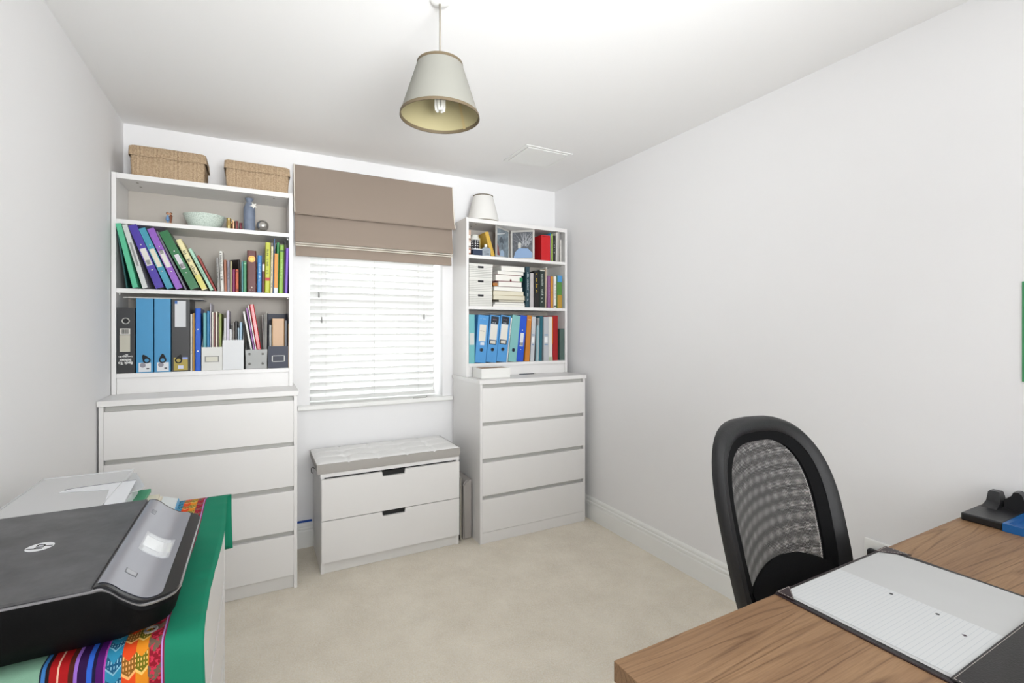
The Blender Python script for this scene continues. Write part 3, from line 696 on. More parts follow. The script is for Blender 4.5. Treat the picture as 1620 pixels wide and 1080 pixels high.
slip(.368, 0, 1.394, .014, '#5FA3A6', 'pale teal folder in the low white magazine file', name='folder', cat='folder')
slip(.3845, 0, 1.404, .012, '#2B7AA8', 'blue translucent wallet in the low white magazine file', 0, name='plastic_wallet', cat='document wallet', rough=.12)
slip(.3985, 0, 1.444, .004, '#BDB9C4', 'lilac-grey sheet sticking up highest in the low white file', name='card_sheet', cat='card')
slip(.406, 0, 1.400, .007, '#D8D2C4', 'white booklet behind the lilac sheet in the low file')
slip(.4145, 0, 1.396, .006, '#6E3A38', 'maroon booklet in the low white file')
slip(.422, 0, 1.402, .008, '#DAD0BC', 'cream magazine in the middle of the low white file')
slip(.4315, 0, 1.375, .005, '#5A4438', 'dark brown thin booklet in the low white file')
slip(.438, 0, 1.392, .010, '#8D9A4C', 'olive green magazine at the right of the low white file')
slip(.4595, 0, 1.369, .010, '#D0D0D2', 'white booklet first in the taller white magazine file')
slip(.4715, 0, 1.407, .011, '#C3BCCB', 'pale magazine standing highest in the taller white file')
slip(.4845, 0, 1.312, .006, '#DADADA', 'short white leaflet in the taller white file')
slip(.4915, 0, 1.309, .005, '#C9C9CB', 'short pale grey leaflet beside the short white one')
slip(.498, 0, 1.348, .010, '#6E6862', 'grey-brown booklet in the taller white magazine file')
slip(.510, 0, 1.354, .009, '#33302F', 'black and orange booklet in the taller white file')
slip(.521, 0, 1.317, .008, '#8FA3B0', 'short grey-blue booklet in the taller white file')
slip(.531, 0, 1.348, .011, '#92AFC4', 'light blue booklet last in the taller white file')
def lean(x, w, h, ang, color, label, y=-.225, name='folder', cat='folder', rough=.3, d=.18):
    return book(x, 1.109, w, h, color, label, ang, y, d, name, cat, rough)
lean(.596, .010, .300, -10, '#CFCDC8', 'white curled folder leaning left out of the grey metal rack')
lean(.609, .007, .318, -9.0, '#8B3F95', 'purple folder leaning in the grey metal rack')
lean(.6175, .005, .330, -8.6, '#E0DAD6', 'thin white card folder between purple and red folders')
t = lean(.6235, .021, .337, -8.2, '#B3151F', 'glossy red folder leaning in the grey metal rack', rough=.15)
for i, (xx, an, hh, cc) in enumerate(((.6465, -2.4, .280, '#D5D3CE'), (.6487, -1.5, .283, '#A3A19C'), (.6509, -.7, .286, '#DEDCD6'), (.6530, 0, .290, '#B9B6B0'), (.6550, .35, .298, '#DAD8D2'))):
    lean(xx, .0018, hh, an, cc, ['first', 'second', 'third', 'fourth', 'fifth and rightmost'][i] + ' fanned paper sheet right of the red folder in the metal rack', name='paper_sheet', cat='paper', rough=.7, d=.17)
slip(.6690, 0, 1.334, .012, '#8E8F8C', 'grey booklet left of the kraft pad in the navy file')
slip(.6835, 0, 1.369, .060, '#BF9871', 'thick kraft-brown notepad in the navy magazine file', name='notepad', cat='notepad')
slip(.7465, 0, 1.358, .010, '#5A5E66', 'dark grey booklet right of the kraft pad')
book(.7630, 1.100, .0025, .243, '#C2A98A', 'thin tan card beside the right end panel', 0, -.25, .2, 'card_sheet', 'card')

# --- left bookcase top shelf ornaments
z = 1.8365
f = thing('figurine', 'small figurine of two children on a tan base', 'figurine', (.219, -.19, z))
b = BM(); box(b, .203, .238, -.205, -.175, z, z + .010, bev=.003); obj('base', b, M('#D6AE86', .6), f)
b = BM(); lathe(b, [(.0045, z + .010), (.0040, z + .022), (.0095, z + .024), (.0075, z + .034), (.0045, z + .046), (.0030, z + .050)], .214, -.19, 16, True, True); ellips(b, (.2135, -.19, z + .040), (.0075, .003, .003), 10); obj('girl_dress', b, M('#6F93BC', .6), f)
b = BM(); ellips(b, (.2145, -.19, z + .0575), (.0055, .0055, .006), 12); obj('girl_head', b, M('#C9916E', .6), f)
b = BM(); ellips(b, (.2130, -.187, z + .0595), (.0065, .006, .0065), 12); obj('girl_hair', b, M('#4A2B1E', .7), f)
b = BM(); tube(b, [(.2255, -.188, z + .010), (.2265, -.188, z + .030), (.2275, -.188, z + .048), (.226, -.188, z + .052)], [.004, .0055, .0065, .003], 10); ellips(b, (.2215, -.190, z + .042), (.006, .0025, .0025), 10); obj('boy_body', b, M('#7A4428', .6), f)
b = BM(); ellips(b, (.2250, -.188, z + .0575), (.0053, .0053, .006), 12); obj('boy_head', b, M('#C58E6C', .6), f)
b = BM(); ellips(b, (.2265, -.186, z + .0600), (.0062, .006, .0052), 12); obj('boy_hair', b, M('#6A3F24', .7), f)

bmx, nt, pb = newmat('crackle_glaze'); L = nt.links.new
tc = nt.nodes.new('ShaderNodeTexCoord'); vo = nt.nodes.new('ShaderNodeTexVoronoi'); vo.feature = 'DISTANCE_TO_EDGE'; vo.inputs['Scale'].default_value = 110
rp = nt.nodes.new('ShaderNodeValToRGB'); rp.color_ramp.elements[0].color = lin('#A5B5A8'); rp.color_ramp.elements[0].position = .01; rp.color_ramp.elements[1].color = lin('#D3DED4'); rp.color_ramp.elements[1].position = .07
L(tc.outputs['Object'], vo.inputs['Vector']); L(vo.outputs['Distance'], rp.inputs['Fac']); L(rp.outputs['Color'], pb.inputs['Base Color']); pb.inputs['Roughness'].default_value = .3
b = BM(); cx, cy = .367, -.139
lathe(b, [(.0, z + .002), (.055, z + .001), (.060, z + .004), (.074, z + .020), (.088, z + .048), (.097, z + .072), (.0945, z + .072), (.085, z + .049), (.070, z + .020), (.052, z + .008), (0, z + .007)], cx, cy, 48)
solo('bowl', b, bmx, 'pale green crackled ceramic bowl on the upper left shelf', 'bowl', base=(cx, cy, z))
b = BM(); lathe(b, [(.008, z + .001), (.0115, z + .01), (.0115, z + .035), (.009, z + .050), (.012, z + .062), (.010, z + .062), (.007, z + .048), (.007, z + .01)], .479, -.19, 20, True, True)
tube(b, [(.489, -.195, z + .054), (.498, -.197, z + .058), (.499, -.197, z + .046), (.490, -.195, z + .036)], .0015, 6)
solo('jug', b, M('#B49A62', .25, .8), 'tiny brass jug beside the green bowl', 'jug', base=(.479, -.19, z))
for i, (x, r, h, c, lb) in enumerate(((.500, .0085, .050, '#8A6A50', 'bronze-coloured small cup right of the brass jug'), (.5165, .0070, .052, '#5A2A2A', 'dark copper small cup right of the bronze one'), (.5345, .0075, .044, '#4E1F26', 'short maroon metal cup left of the grey vase'))):
    b = BM(); lathe(b, [(r * .85, z + .001), (r, z + .004), (r, z + h - .004), (r * 1.05, z + h), (r * .85, z + h), (r * .8, z + .008)], x, -.19, 20, True, True); solo('small_cup', b, M(c, .25, .7), lb, 'cup', 'metal cups by the vase', (x, -.19, z))
va = thing('vase', 'slate blue bottle vase with white star hanging from its neck', 'vase', (.575, -.18, z))
b = BM(); lathe(b, [(.024, z + .001), (.0275, z + .004), (.0285, z + .10), (.0275, z + .130), (.020, z + .150), (.0145, z + .158), (.0145, z + .168), (.021, z + .182), (.0195, z + .182), (.012, z + .168), (.012, z + .155)], .575, -.18, 36, True, True)
obj('vase_body', b, M('#727C8E', .5, vary=.3, vscale=40, bump=.4, bscale=60), va)
b = BM(); tube(b, [(.575 + .0155 * cos(a / 10 * 2 * pi), -.18 + .0155 * sin(a / 10 * 2 * pi), z + .162 - (.006 if 5 < a < 9 else 0)) for a in range(11)] + [(.594, -.212, z + .150)], .0008, 5); obj('string', b, M('#D8D4C8', .8), va)
b = BM(); pts = []
for i in range(10):
    r = .019 if i % 2 == 0 else .0075; a = i * pi / 5 + pi / 2 + .5; pts.append((.5955 + r * cos(a), z + .139 + r * sin(a)))
prism(b, pts, 'y', -.214, -.211); obj('star', b, M('#E4E2DA', .6), va)
sp = thing('ball_ornament', 'shiny silver ball ornament on a small white stand', 'ornament', (.640, -.17, z))
b = BM(); box(b, .622, .655, -.19, -.155, z, z + .012, bev=.001); obj('stand', b, M('#C9C5BC', .6), sp)
b = BM(); ellips(b, (.6385, -.172, z + .0425), (.0305, .0305, .0305), 28); obj('ball', b, M('#D9D7D2', .18, 1), sp)

# --- baskets on top of the left bookcase
def basket(x0, x1, y0, y1, z0, h, label, droop):
    t = thing('lidded_basket', label, 'basket', ((x0 + x1) / 2, (y0 + y1) / 2, z0)); N = 10
    def ringp(x0, x1, y0, y1, z, r=.012, wob=0):
        P = []
        for cx, cy, a0 in ((x1 - r, y0 + r, -90), (x1 - r, y1 - r, 0), (x0 + r, y1 - r, 90), (x0 + r, y0 + r, 180)):
            for k in range(5): a = R(a0 + k * 22.5); P.append((cx + r * cos(a), cy + r * sin(a)))
        out = []
        for i in range(len(P)):
            p, q = P[i], P[(i + 1) % len(P)]; m = 8 if math.dist(p, q) > .03 else 1
            for k in range(m):
                x = p[0] + (q[0] - p[0]) * k / m; y = p[1] + (q[1] - p[1]) * k / m
                out.append((x, y, z + wob * (.6 * sin(x * 41) + .4 * sin(y * 37 + x * 90)) + droop * wob * 120 * max(0, (x - (x0 + x1) / 2)) * .02))
        return out
    b = BM(); loft(b, [ringp(x0 + .008, x1 - .008, y0 + .008, y1 - .008, z0 + .0005), ringp(x0 + .004, x1 - .004, y0 + .004, y1 - .004, z0 + h * .5), ringp(x0 + .006, x1 - .006, y0 + .006, y1 - .006, z0 + h * .93)], True, True, True, 0, True); obj('basket_body', b, SEAGRASS, t)
    lz = z0 + h * .66
    b = BM(); loft(b, [ringp(x0 - .003, x1 + .003, y0 - .003, y1 + .003, lz, wob=.003), ringp(x0 - .001, x1 + .001, y0 - .001, y1 + .001, z0 + h * .95, wob=.001), ringp(x0 + .006, x1 - .006, y0 + .006, y1 - .006, z0 + h, r=.016, wob=.001)], False, True, True, 0, True)
    obj('basket_lid', b, SEAGRASS, t)
basket(.066, .380, -.240, -.03, 2.0575, .146, 'woven seagrass lidded basket at the left on top of the bookcase', 1)
basket(.462, .770, -.240, -.03, 2.0575, .140, 'woven seagrass lidded basket next to the roman blind', -1)

# --- lampshade standing on the right bookcase
ls = thing('spare_lampshade', 'white lampshade with dark trim standing on the right bookcase', 'lampshade', (1.985, -.135, 2.0415))
SHW = M('#E6E4E0', .75)
b = BM(); lathe(b, [(.112, 2.043), (.068, 2.222), (.0665, 2.222), (.1105, 2.043), (.112, 2.043)], 1.985, -.135, 56); obj('shade', b, SHW, ls)
b = BM(); lathe(b, [(.069, 2.219), (.0695, 2.226), (.0665, 2.226), (.0665, 2.219), (.069, 2.219)], 1.985, -.135, 56); obj('top_trim', b, M('#6F6553', .7), ls)
b = BM(); lathe(b, [(.1115, 2.0418), (.114, 2.0418), (.113, 2.048), (.110, 2.048), (.1115, 2.0418)], 1.985, -.135, 56); obj('bottom_trim', b, M('#8C8472', .7), ls)

# --- right bookcase, top shelf
z = 1.7995
b = BM(); box(b, 1.845, 1.862, -.215, -.16, z, z + .050, mi=0, bev=.001); box(b, 1.846, 1.861, -.214, -.161, z + .0505, z + .120, mi=1, bev=.001); box(b, 1.845, 1.862, -.215, -.16, z + .1205, z + .165, mi=0, bev=.001)
# three small packets stacked
b.free()
for i, (za, zb, c) in enumerate(((0, .048, '#B9836A'), (.0485, .098, '#D6C9BC'), (.0985, .170, '#C9AC98'))):
    t = thing('packet', ('bottom', 'middle', 'top')[i] + ' small card packet of the stack beside the dotted jar', 'packet', (1.846, -.205, z + za + .0003))
    b = BM(); box(b, 0, .018, 0, .05, 0, zb - za - .0006, bev=.001); obj('carton', b, M(c, .5), t, local=True)
    plate(t, 'printed_band', M('#3B2A26', .5), .001, .017, .008, .013); plate(t, 'printed_panel', M('#ECE8E2', .5), .003, .015, .018, .036)
b = BM(); box(b, 1.872, 1.938, -.225, -.12, z, z + .040, bev=.002)
nb = thing('gift_box', 'low navy blue box with white lid rim under the dotted jar', 'box', (1.905, -.17, z)); obj('box_body', b, M('#26344E', .5), nb)
b = BM(); box(b, 1.871, 1.939, -.226, -.119, z + .0405, z + .046, bev=.001); obj('lid', b, M('#D9DDE0', .5), nb)
jz = z + .0465
jr = thing('jar', 'black and white dotted jar with white lid on the navy box', 'jar', (1.909, -.165, jz))
dm, nt, pb = newmat('dotted'); L = nt.links.new
tc = nt.nodes.new('ShaderNodeTexCoord'); sx = nt.nodes.new('ShaderNodeSeparateXYZ'); L(tc.outputs['Object'], sx.inputs[0])
def mth(op, a, b_=None, c=None, clamp=False):
    n = nt.nodes.new('ShaderNodeMath'); n.operation = op; n.use_clamp = clamp
    for i, v in enumerate((a, b_, c)):
        if v is None: continue
        if isinstance(v, (int, float)): n.inputs[i].default_value = v
        else: nt.links.new(v, n.inputs[i])
    return n.outputs[0]
an = mth('ARCTAN2', sx.outputs['Y'], sx.outputs['X'])
fu = mth('SUBTRACT', mth('FRACT', mth('MULTIPLY', an, 12 / (2 * pi))), .5); fv = mth('SUBTRACT', mth('FRACT', mth('MULTIPLY', sx.outputs['Z'], 62)), .5)
ds = mth('SQRT', mth('ADD', mth('MULTIPLY', fu, fu), mth('MULTIPLY', fv, fv)))
mx = nt.nodes.new('ShaderNodeMix'); mx.data_type = 'RGBA'; L(mth('LESS_THAN', ds, .24), mx.inputs['Factor']); mx.inputs['A'].default_value = lin('#16161A'); mx.inputs['B'].default_value = lin('#E8E8E8')
L(mx.outputs['Result'], pb.inputs['Base Color']); pb.inputs['Roughness'].default_value = .25
b = BM(); lathe(b, [(.030, jz + .001), (.033, jz + .004), (.033, jz + .060), (.032, jz + .064)], 1.909, -.165, 36, True, True); obj('jar_body', b, dm, jr)
b = BM(); lathe(b, [(.0335, jz + .0645), (.0335, jz + .076), (.026, jz + .086), (.026, jz + .098), (.022, jz + .101)], 1.909, -.165, 36, True, True); obj('lid', b, M('#DEDFD8', .35), jr)
b = BM(); box(b, 1.9465, 1.9580, -.15, -.10, z, z + .135, bev=.003); solo('carton', b, M('#D9D19A', .5), 'pale yellow narrow carton just behind the dotted jar', 'carton', base=(1.952, -.125, z))
bt = thing('bottle', 'small clear bottle with white cap in front of the yellow book', 'bottle', (1.968, -.215, z))
b = BM(); loft(b, [[(1.968 + sx_ * .030 * k, -.215 + sy_ * .012 * k, zz_) for sx_, sy_ in ((-1, -1), (1, -1), (1, 1), (-1, 1))] for zz_, k in ((z + .0005, .95), (z + .003, 1), (z + .048, 1), (z + .058, .75), (z + .062, .3))], True, True); obj('glass_body', b, M('#B9C3CC', .1, trans=.35), bt)
for k in range(4):
    b = BM(); box(b, 1.950, 1.986, -.2276, -.2272, z + .012 + k * .009, z + .0145 + k * .009); obj('label_line', b, M('#5A626E', .5), bt)
b = BM(); lathe(b, [(.0095, z + .0625), (.0095, z + .080), (.008, z + .081)], 1.968, -.215, 16, True, True); obj('cap', b, M('#EDEDEA', .4), bt)
book(2.008, z, .028, .168, '#CDA645', 'mustard yellow book leaning on the picture frame', -17.5, -.222, .14, round_=.1)
# hinged double photo frame
pf = thing('photo_frame', 'hinged double silver photo frame standing open like a book', 'picture frame', (2.197, -.13, z + .0005))
FRM = M('#CFCDC8', .3, .5)
def fpanel(p0, p1, h, photo, bits):
    d = Vector((p1[0] - p0[0], p1[1] - p0[1], 0)); W = d.length; d.normalize(); nrm = Vector((d.y, -d.x, 0))
    mt = Matrix(((d.x, -nrm.x, 0, p0[0]), (d.y, -nrm.y, 0, p0[1]), (0, 0, 1, 0), (0, 0, 0, 1)))
    b = BM(); f = .014
    box(b, .001, W - .001, 0, .008, 0, f); box(b, .001, W - .001, 0, .008, h - f, h); box(b, .001, f, 0, .008, f, h - f); box(b, W - f, W - .001, 0, .008, f, h - f)
    b.transform(mt); fr = obj('frame_panel', b, FRM, pf, local=True)
    b = BM(); box(b, f, W - f, .003, .007, f, h - f); b.transform(mt); obj('photo', b, photo, fr, local=True)
    return mt, W, fr
ph1 = M('#7C8890', .3, vary=.9, vscale=35); ph2 = M('#5E6166', .3, vary=.9, vscale=60)
Hh = .212
mt, W, fr = fpanel((-.165, -.115), (-.003, 0), Hh, ph1, 0)
def flat(pts, mat, y=.0022):
    b = BM(); prism(b, pts, 'y', y, y + .0008); b.transform(mt); obj('photo_detail', b, mat, fr, local=True)
flat([(.020, .016), (.050, .016), (.034, .075), (.020, .090)], M('#8C3A34', .4)); flat([(.045, .120), (.075, .150), (.110, .125), (.112, .100), (.085, .112), (.060, .100)], M('#4E565E', .4))
flat([(.060, .016), (.120, .016), (.118, .050), (.090, .060), (.066, .048)], M('#A9BCD0', .4)); flat([(.020, .150), (.130, .175), (.130, .182), (.020, .160)], M('#C9CDD0', .4)); flat([(.080, .060), (.100, .066), (.098, .098), (.082, .096)], M('#5E666C', .4))
mt, W, fr = fpanel((.003, 0), (.136, -.112), Hh, ph2, 0)
flat([(.022, .016), (W - .016, .016), (W - .016, .05), (W * .72, .082), (W * .35, .085), (.035, .060)], M('#8DA9CC', .3))
flat([(.055, .085), (.075, .085), (.078, .12), (.066, .128), (.054, .118)], M('#C9C9C2', .4))
rg = random.Random(2); b = BM()
for k in range(26):
    a = rg.uniform(-1.1, 1.1); l = rg.uniform(.05, .12); x0, z0 = W * .58 + rg.uniform(-.03, .03), .09 + rg.uniform(0, .03)
    x1, z1 = x0 + l * sin(a), z0 + l * cos(a); x1 = min(max(x1, .018), W - .018); z1 = min(z1, Hh - .018)
    prism(b, [(x0 - .0012, z0), (x0 + .0012, z0), (x1 + .0006, z1), (x1 - .0006, z1)], 'y', .0018, .0024)
b.transform(mt); obj('photo_detail', b, M('#C3C6CA', .4), fr, local=True)
# red file and slim books
t = thing('file_box', 'bright red file box turned at an angle on the top right shelf', 'file box', (2.388, -.245, z + .0005), (0, 0, 0))
b = BM(); box(b, 0, .074, 0, .17, 0, .180, bev=.002); obj('box_body', b, M('#C4141C', .35), t, local=True)
b = BM(); box(b, .006, .068, -.0008, 0, .168, .172); obj('lid_line', b, M('#7E0D12', .5), t, local=True)
book(2.4645, z, .006, .199, '#2F8FC0', 'slim bright blue book right of the red file box', 0, -.24, .17)
book(2.4715, z, .010, .194, '#B2C95C', 'slim lime green book right of the red file box', 0, -.25, .17)
book(2.484, z, .021, .182, '#1E1D20', 'black book with white pattern right of the lime one', 0, -.25, .17, txt=('#D8D8D8', .7, .5))
book(2.507, z, .012, .207, '#CFCDC8', 'white magazine right of the patterned black book', 1, -.25, .17)
book(2.5205, z, .014, .213, '#A9A6A2', 'tall pale grey magazine near the right end of top shelf', 1, -.25, .17)
book(2.5365, z, .006, .208, '#2A282B', 'thin black booklet near the right end of top shelf', 0, -.24, .17)
book(2.545, z, .009, .158, '#D6D4CE', 'short white booklet last on the top right shelf', 0, -.25, .15)

# --- right bookcase, middle shelf
z = 1.464
pm, nt, pb = newmat('perforated'); L = nt.links.new
tc = nt.nodes.new('ShaderNodeTexCoord'); sx = nt.nodes.new('ShaderNodeSeparateXYZ'); L(tc.outputs['Object'], sx.inputs[0])
u = mth('ADD', sx.outputs['X'], sx.outputs['Y'])
fu = mth('LESS_THAN', mth('ABSOLUTE', mth('SUBTRACT', mth('FRACT', mth('MULTIPLY', u, 120)), .5)), .27); fv = mth('LESS_THAN', mth('ABSOLUTE', mth('SUBTRACT', mth('FRACT', mth('MULTIPLY', sx.outputs['Z'], 88)), .5)), .17)
bd = mth('MULTIPLY', mth('MULTIPLY', fu, fv), mth('MULTIPLY', mth('GREATER_THAN', sx.outputs['Z'], .004), mth('LESS_THAN', sx.outputs['Z'], .082)))
mx = nt.nodes.new('ShaderNodeMix'); mx.data_type = 'RGBA'; L(bd, mx.inputs['Factor']); mx.inputs['A'].default_value = lin('#DCDBD5'); mx.inputs['B'].default_value = lin('#77746E')
L(mx.outputs['Result'], pb.inputs['Base Color']); pb.inputs['Roughness'].default_value = .5
HN = .0935
for k in range(3):
    zz_ = z + .0005 + k * HN
    t = thing('storage_basket', ('bottom', 'middle', 'top lidded')[k] + ' white perforated basket of the stack of three', 'basket', (1.834, -.245, zz_), (0, 0, 0), 'stacked white perforated baskets')
    b = BM(); w_ = .170 + (.004 if k == 2 else 0)
    loft(b, [[(w_ / 2 + sx_ * (w_ / 2 - i_), .09 + sy_ * (.09 - i_), h_) for sx_, sy_ in ((-1, -1), (1, -1), (1, 1), (-1, 1))] for h_, i_ in ((0, .004), (HN - .008, .002), (HN - .0075, 0), (HN - .0005, 0))], True, True); obj('basket_body', b, pm, t, local=True)
    b = BM(); box(b, .062, .104, -.0018, -.0002, HN - .030, HN - .016); obj('handle_slot', b, DARK, t, local=True)
    b = BM(); box(b, .058, .108, -.001, .001, HN - .0335, HN - .0125, bev=0); obj('handle_rim', b, M('#E2E1DC', .5), t, local=True)
# pile of lying books and pads
PZ = lambda v: 1.464 + .0005 + (745 - v) / 600 * .288
PXx = lambda u: 2.013 + (u - 465) / 450 * .243
pile = [(745, 712, 462, 918, '#DADADA', PAPER, 'white magazine at the very bottom of the book pile', 0), (711, 683, 475, 912, '#D0D0D2', PAPER, 'pale magazine second from bottom of the book pile', 3),
        (682, 646, 545, 905, '#3A3A3C', PAGES, 'black hardback low in the book pile', -3), (645, 583, 462, 915, '#D8CFB4', PAPER2, 'thick cream paperback above the black hardback in the pile', 1),
        (582, 522, 468, 900, '#DCCFB0', PAPER2, 'cream paperback in the middle of the pile', -2), (521, 462, 470, 880, '#D0CDC6', PAPER, 'grey-white paperback under the maroon book in the pile', 2),
        (461, 384, 540, 872, '#66252E', PAPER, 'maroon-covered hardback in the upper half of the pile', -2), (383, 290, 492, 868, '#8E3A40', PAPER, 'thick dusty red hardback with ribbon knot in the pile', 1),
        (289, 236, 515, 895, '#B9B6B0', PAPER, 'grey pad second from top of the pile', 3), (235, 168, 575, 915, '#E2E2E2', PAPER, 'white book on top of the pile', -1)]
for i, (v0, v1, u0, u1, c, pg, lb, rz_) in enumerate(pile):
    x0, x1 = PXx(u0), PXx(u1); h = PZ(v1) - PZ(v0); cxp, cyp = (x0 + x1) / 2, -.13
    t = thing('book', lb, 'book', (cxp, cyp, PZ(v0)), (0, 0, R(rz_ * .5)), 'lying pile on the middle right shelf')
    hw = (x1 - x0) / 2; c_ = .0016 if c not in ('#DADADA', '#D0D0D2') else .0006; hh = h - .0006; b = BM()
    prism(b, [(-.112, 0), (.108, 0), (.108, hh), (-.112, hh), (-.112, hh - c_), (.108 - c_, hh - c_), (.108 - c_, c_), (-.112, c_)], 'x', -hw, hw); obj('cover', b, M(c, .5), t, local=True)
    b = BM(); box(b, -hw + .002, hw - .002, -.109, .104, c_ + .0002, hh - c_ - .0002); obj('pages', b, pg, t, local=True)
    if i == 7:
        b = BM(); ellips(b, (.012, -.115, .008), (.007, .005, .008), 10); tube(b, [(.010, -.113, .004), (.018, -.114, -.004)], .0012, 5); obj('ribbon_knot', b, M('#6A1A2A', .6), t, local=True)
        b = BM(); box(b, hw - .018, hw + .004, -.1130, -.1122, .003, .030); obj('green_tab', b, M('#2F8A5A', .5), t, local=True)
    if i == 6:
        b = BM(); box(b, -hw - .030, -hw + .004, -.09, .05, .006, .026); obj('orange_slip', b, M('#B5783E', .5), t, local=True)
book(2.2595, z, .030, .282, '#25424C', 'dark teal tall book with white spine lettering beside the pile', .3, -.25, .2, txt=('#DDE6EA', .72, .38, .5))
book(2.2935, z, .028, .240, '#B9B4B4', 'pale grey thick book between teal and black books', 0, -.25, .18)
book(2.3280, z, .040, .254, '#1D1C1C', 'thick black book with yellow spine lettering', 0, -.25, .18, txt=('#D9B93A', .55, .40, .66))
book(2.3720, z, .042, .266, '#27332F', 'thick dark green book with white spine lettering', 0, -.25, .18, txt=('#DDE3DD', .78, .35, .5), bands=((.97, 1.0, '#C9C9BE'),))
book(2.4170, z, .009, .278, '#B7A48E', 'tall thin beige booklet right of the dark green book', .4, -.25, .18)
book(2.4285, z, .003, .290, '#D8D6D0', 'very thin tall white sheet left of the mauve book', 1.2, -.24, .18, 'paper_sheet', 'paper')
book(2.4395, z, .022, .228, '#8A5A86', 'mauve slim book on the middle right shelf', 0, -.25, .17, txt=('#CDB4CC', .5, .3))
book(2.4655, z, .019, .224, '#C98A2E', 'amber book right of the mauve one', 0, -.25, .17, txt=('#5A3A10', .5, .3))
book(2.4890, z, .024, .227, '#DBDAD4', 'white book with small spine print on the middle right shelf', 0, -.25, .17, txt=('#3A3A3A', .5, .3, .5), bands=((.03, .07, '#3A3A3A', 'spine_mark'),))
book(2.5180, z, .042, .234, '#4E8238', 'green, blue and gold illustrated book at the right end', 0, -.25, .17, bands=((.80, 1.0, '#4A90C8'), (.0, .40, '#B08A30')))

# --- right bookcase, bottom shelf
z = 1.087
t = ringbinder(1.8315, z, .0395, .320, '#6FB3B8', 'pale aqua ring binder at the far left of the lower right shelf', 0, -.25, (.38, .62), '#C8CCC9', rivets=False, labw=.08)
def laf_plates(t, w, h, k):
    if k == 0:
        glyphs(.045, .007, M('#BFD6EA', .5), t, FR(w * .5, -.0004, h * .93), 5); glyphs(.045, .005, M('#6E86B4', .5), t, FR(w * .5, -.0004, h * .86), 6)
        plate(t, 'spine_label', M('#DAD6CA', .6), w * .20, w * .82, h * .45, h * .80); glyphs(.032, .008, M('#3A4048', .5), t, FR(w * .5, -.0014, h * .67), 9)
        plate(t, 'mark_label', M('#D3DAE2', .5), w * .36, w * .74, h * .37, h * .43)
    else:
        plate(t, 'top_label', M('#1D2630', .5), w * .10, w * .86, h * .815, h * .975)
        glyphs(.03, .010, M('#DDE3E8', .5), t, FR(w * .48, -.0014, h * .845), 3, 1); glyphs(.03, .005, M('#C98A9A', .5), t, FR(w * .48, -.0014, h * .91), 8, 1)
        plate(t, 'spine_label', M('#DBD7CE', .6), w * .12, w * .82, h * .475, h * .81)
        plate(t, 'lower_label', M('#1D2630', .5), w * .12, w * .84, h * .375, h * .472); plate(t, 'card_window', M('#CFCBC0', .5), w * .22, w * .74, h * .395, h * .455, -.0014)
HB = M('#27425E', .4)
BLU = '#4F95CF'
xs_ = [(1.8735, .0775, 4.6), (1.9545, .0735, 6.0), (2.0310, .0735, 6.6)]
for k, (x, w_, an) in enumerate(xs_):
    t = lever(x, z, w_, .315, BLU, ('sky blue lever arch file with big white label, first of three', 'sky blue lever arch file with black-topped label, middle of three', 'sky blue lever arch file with black-topped label, right of three')[k], an, hole=HB, holez=.27, group='sky blue lever arch files')
    laf_plates(t, w_, .315, k)
book(2.1070, z, .008, .303, '#DCDCDA', 'slim white leaning folder with printed spine before the aqua file', 6.9, -.25, .2, 'folder', 'folder', txt=('#8A8A88', .5, .4, .5))
t = lever(2.1205, z, .061, .318, '#7DB5B4', 'aqua lever arch file with finger hole right of the blue ones', 6.2, hole=HB, holez=.25)
t = ringbinder(2.1835, z, .052, .318, '#1F4FC0', 'royal blue leaning ring binder with white spine label', 5.9, -.25, (.33, .62), '#D5D8DC', labw=.24, barcode=.04)
t = ringbinder(2.2500, z, .035, .320, '#C27A2A', 'orange-brown ring binder between royal blue and grey ones', 3.6, -.25, None, rivets=False); plate(t, 'white_line', M('#E8D9C0', .5), .004, .030, .288, .291)
def slate(x, w_, ang, lb, c='#BDBFC2'):
    t = ringbinder(x, z, w_, .312, c, lb, ang, -.25, None, rivets=False)
    plate(t, 'spine_label', M('#E3E4E4', .5), w_ * .18, w_ * .82, .128, .168); plate(t, 'blue_mark', M('#6E90B4', .5), w_ * .15, w_ * .85, .180, .188); plate(t, 'blue_mark', M('#6E90B4', .5), w_ * .15, w_ * .85, .112, .119)
slate(2.2935, .030, 2.8, 'light grey ring binder with pale label right of the orange one')
book(2.3285, z, .009, .300, '#3A3D42', 'dark thin folder between the two grey binders', 2, -.245, .2, 'folder', 'folder', .3, PAPER)
book(2.3400, z, .015, .250, '#8FB0B8', 'clear bluish folder with papers between the grey binders', 1.5, -.252, .2, 'folder', 'folder', .2, PAPER)
book(2.3560, z, .004, .306, '#DADCDC', 'thin white curved sheet left of the teal folder', 1.5, -.25, .2, 'paper_sheet', 'paper')
book(2.3640, z, .026, .316, '#1F5F6E', 'dark teal ring folder left of the second grey binder', 1.8, -.25, .2, 'folder', 'folder', .3, PAPER)
slate(2.4035, .040, 0, 'light grey ring binder right of the dark teal folder', '#B4B6BA')
t = book(2.4450, z, .034, .313, '#D4D2CC', 'white folder with orange edge left of the red folder', 0, -.25, .2, 'folder', 'folder', .4, PAPER, bands=((0, .09, '#A9B59A'),)); plate(t, 'orange_edge', M('#E08A2A', .5), .027, .034, .12, .31)
book(2.4810, z, .044, .322, '#9E1218', 'deep red folder near the right end of the lower shelf', 0, -.25, .2, 'folder', 'folder', .35, PAPER)
book(2.5420, z, .040, .228, '#4A5E58', 'short dark grey-green book at the right end of the lower shelf', 0, -.25, .18)
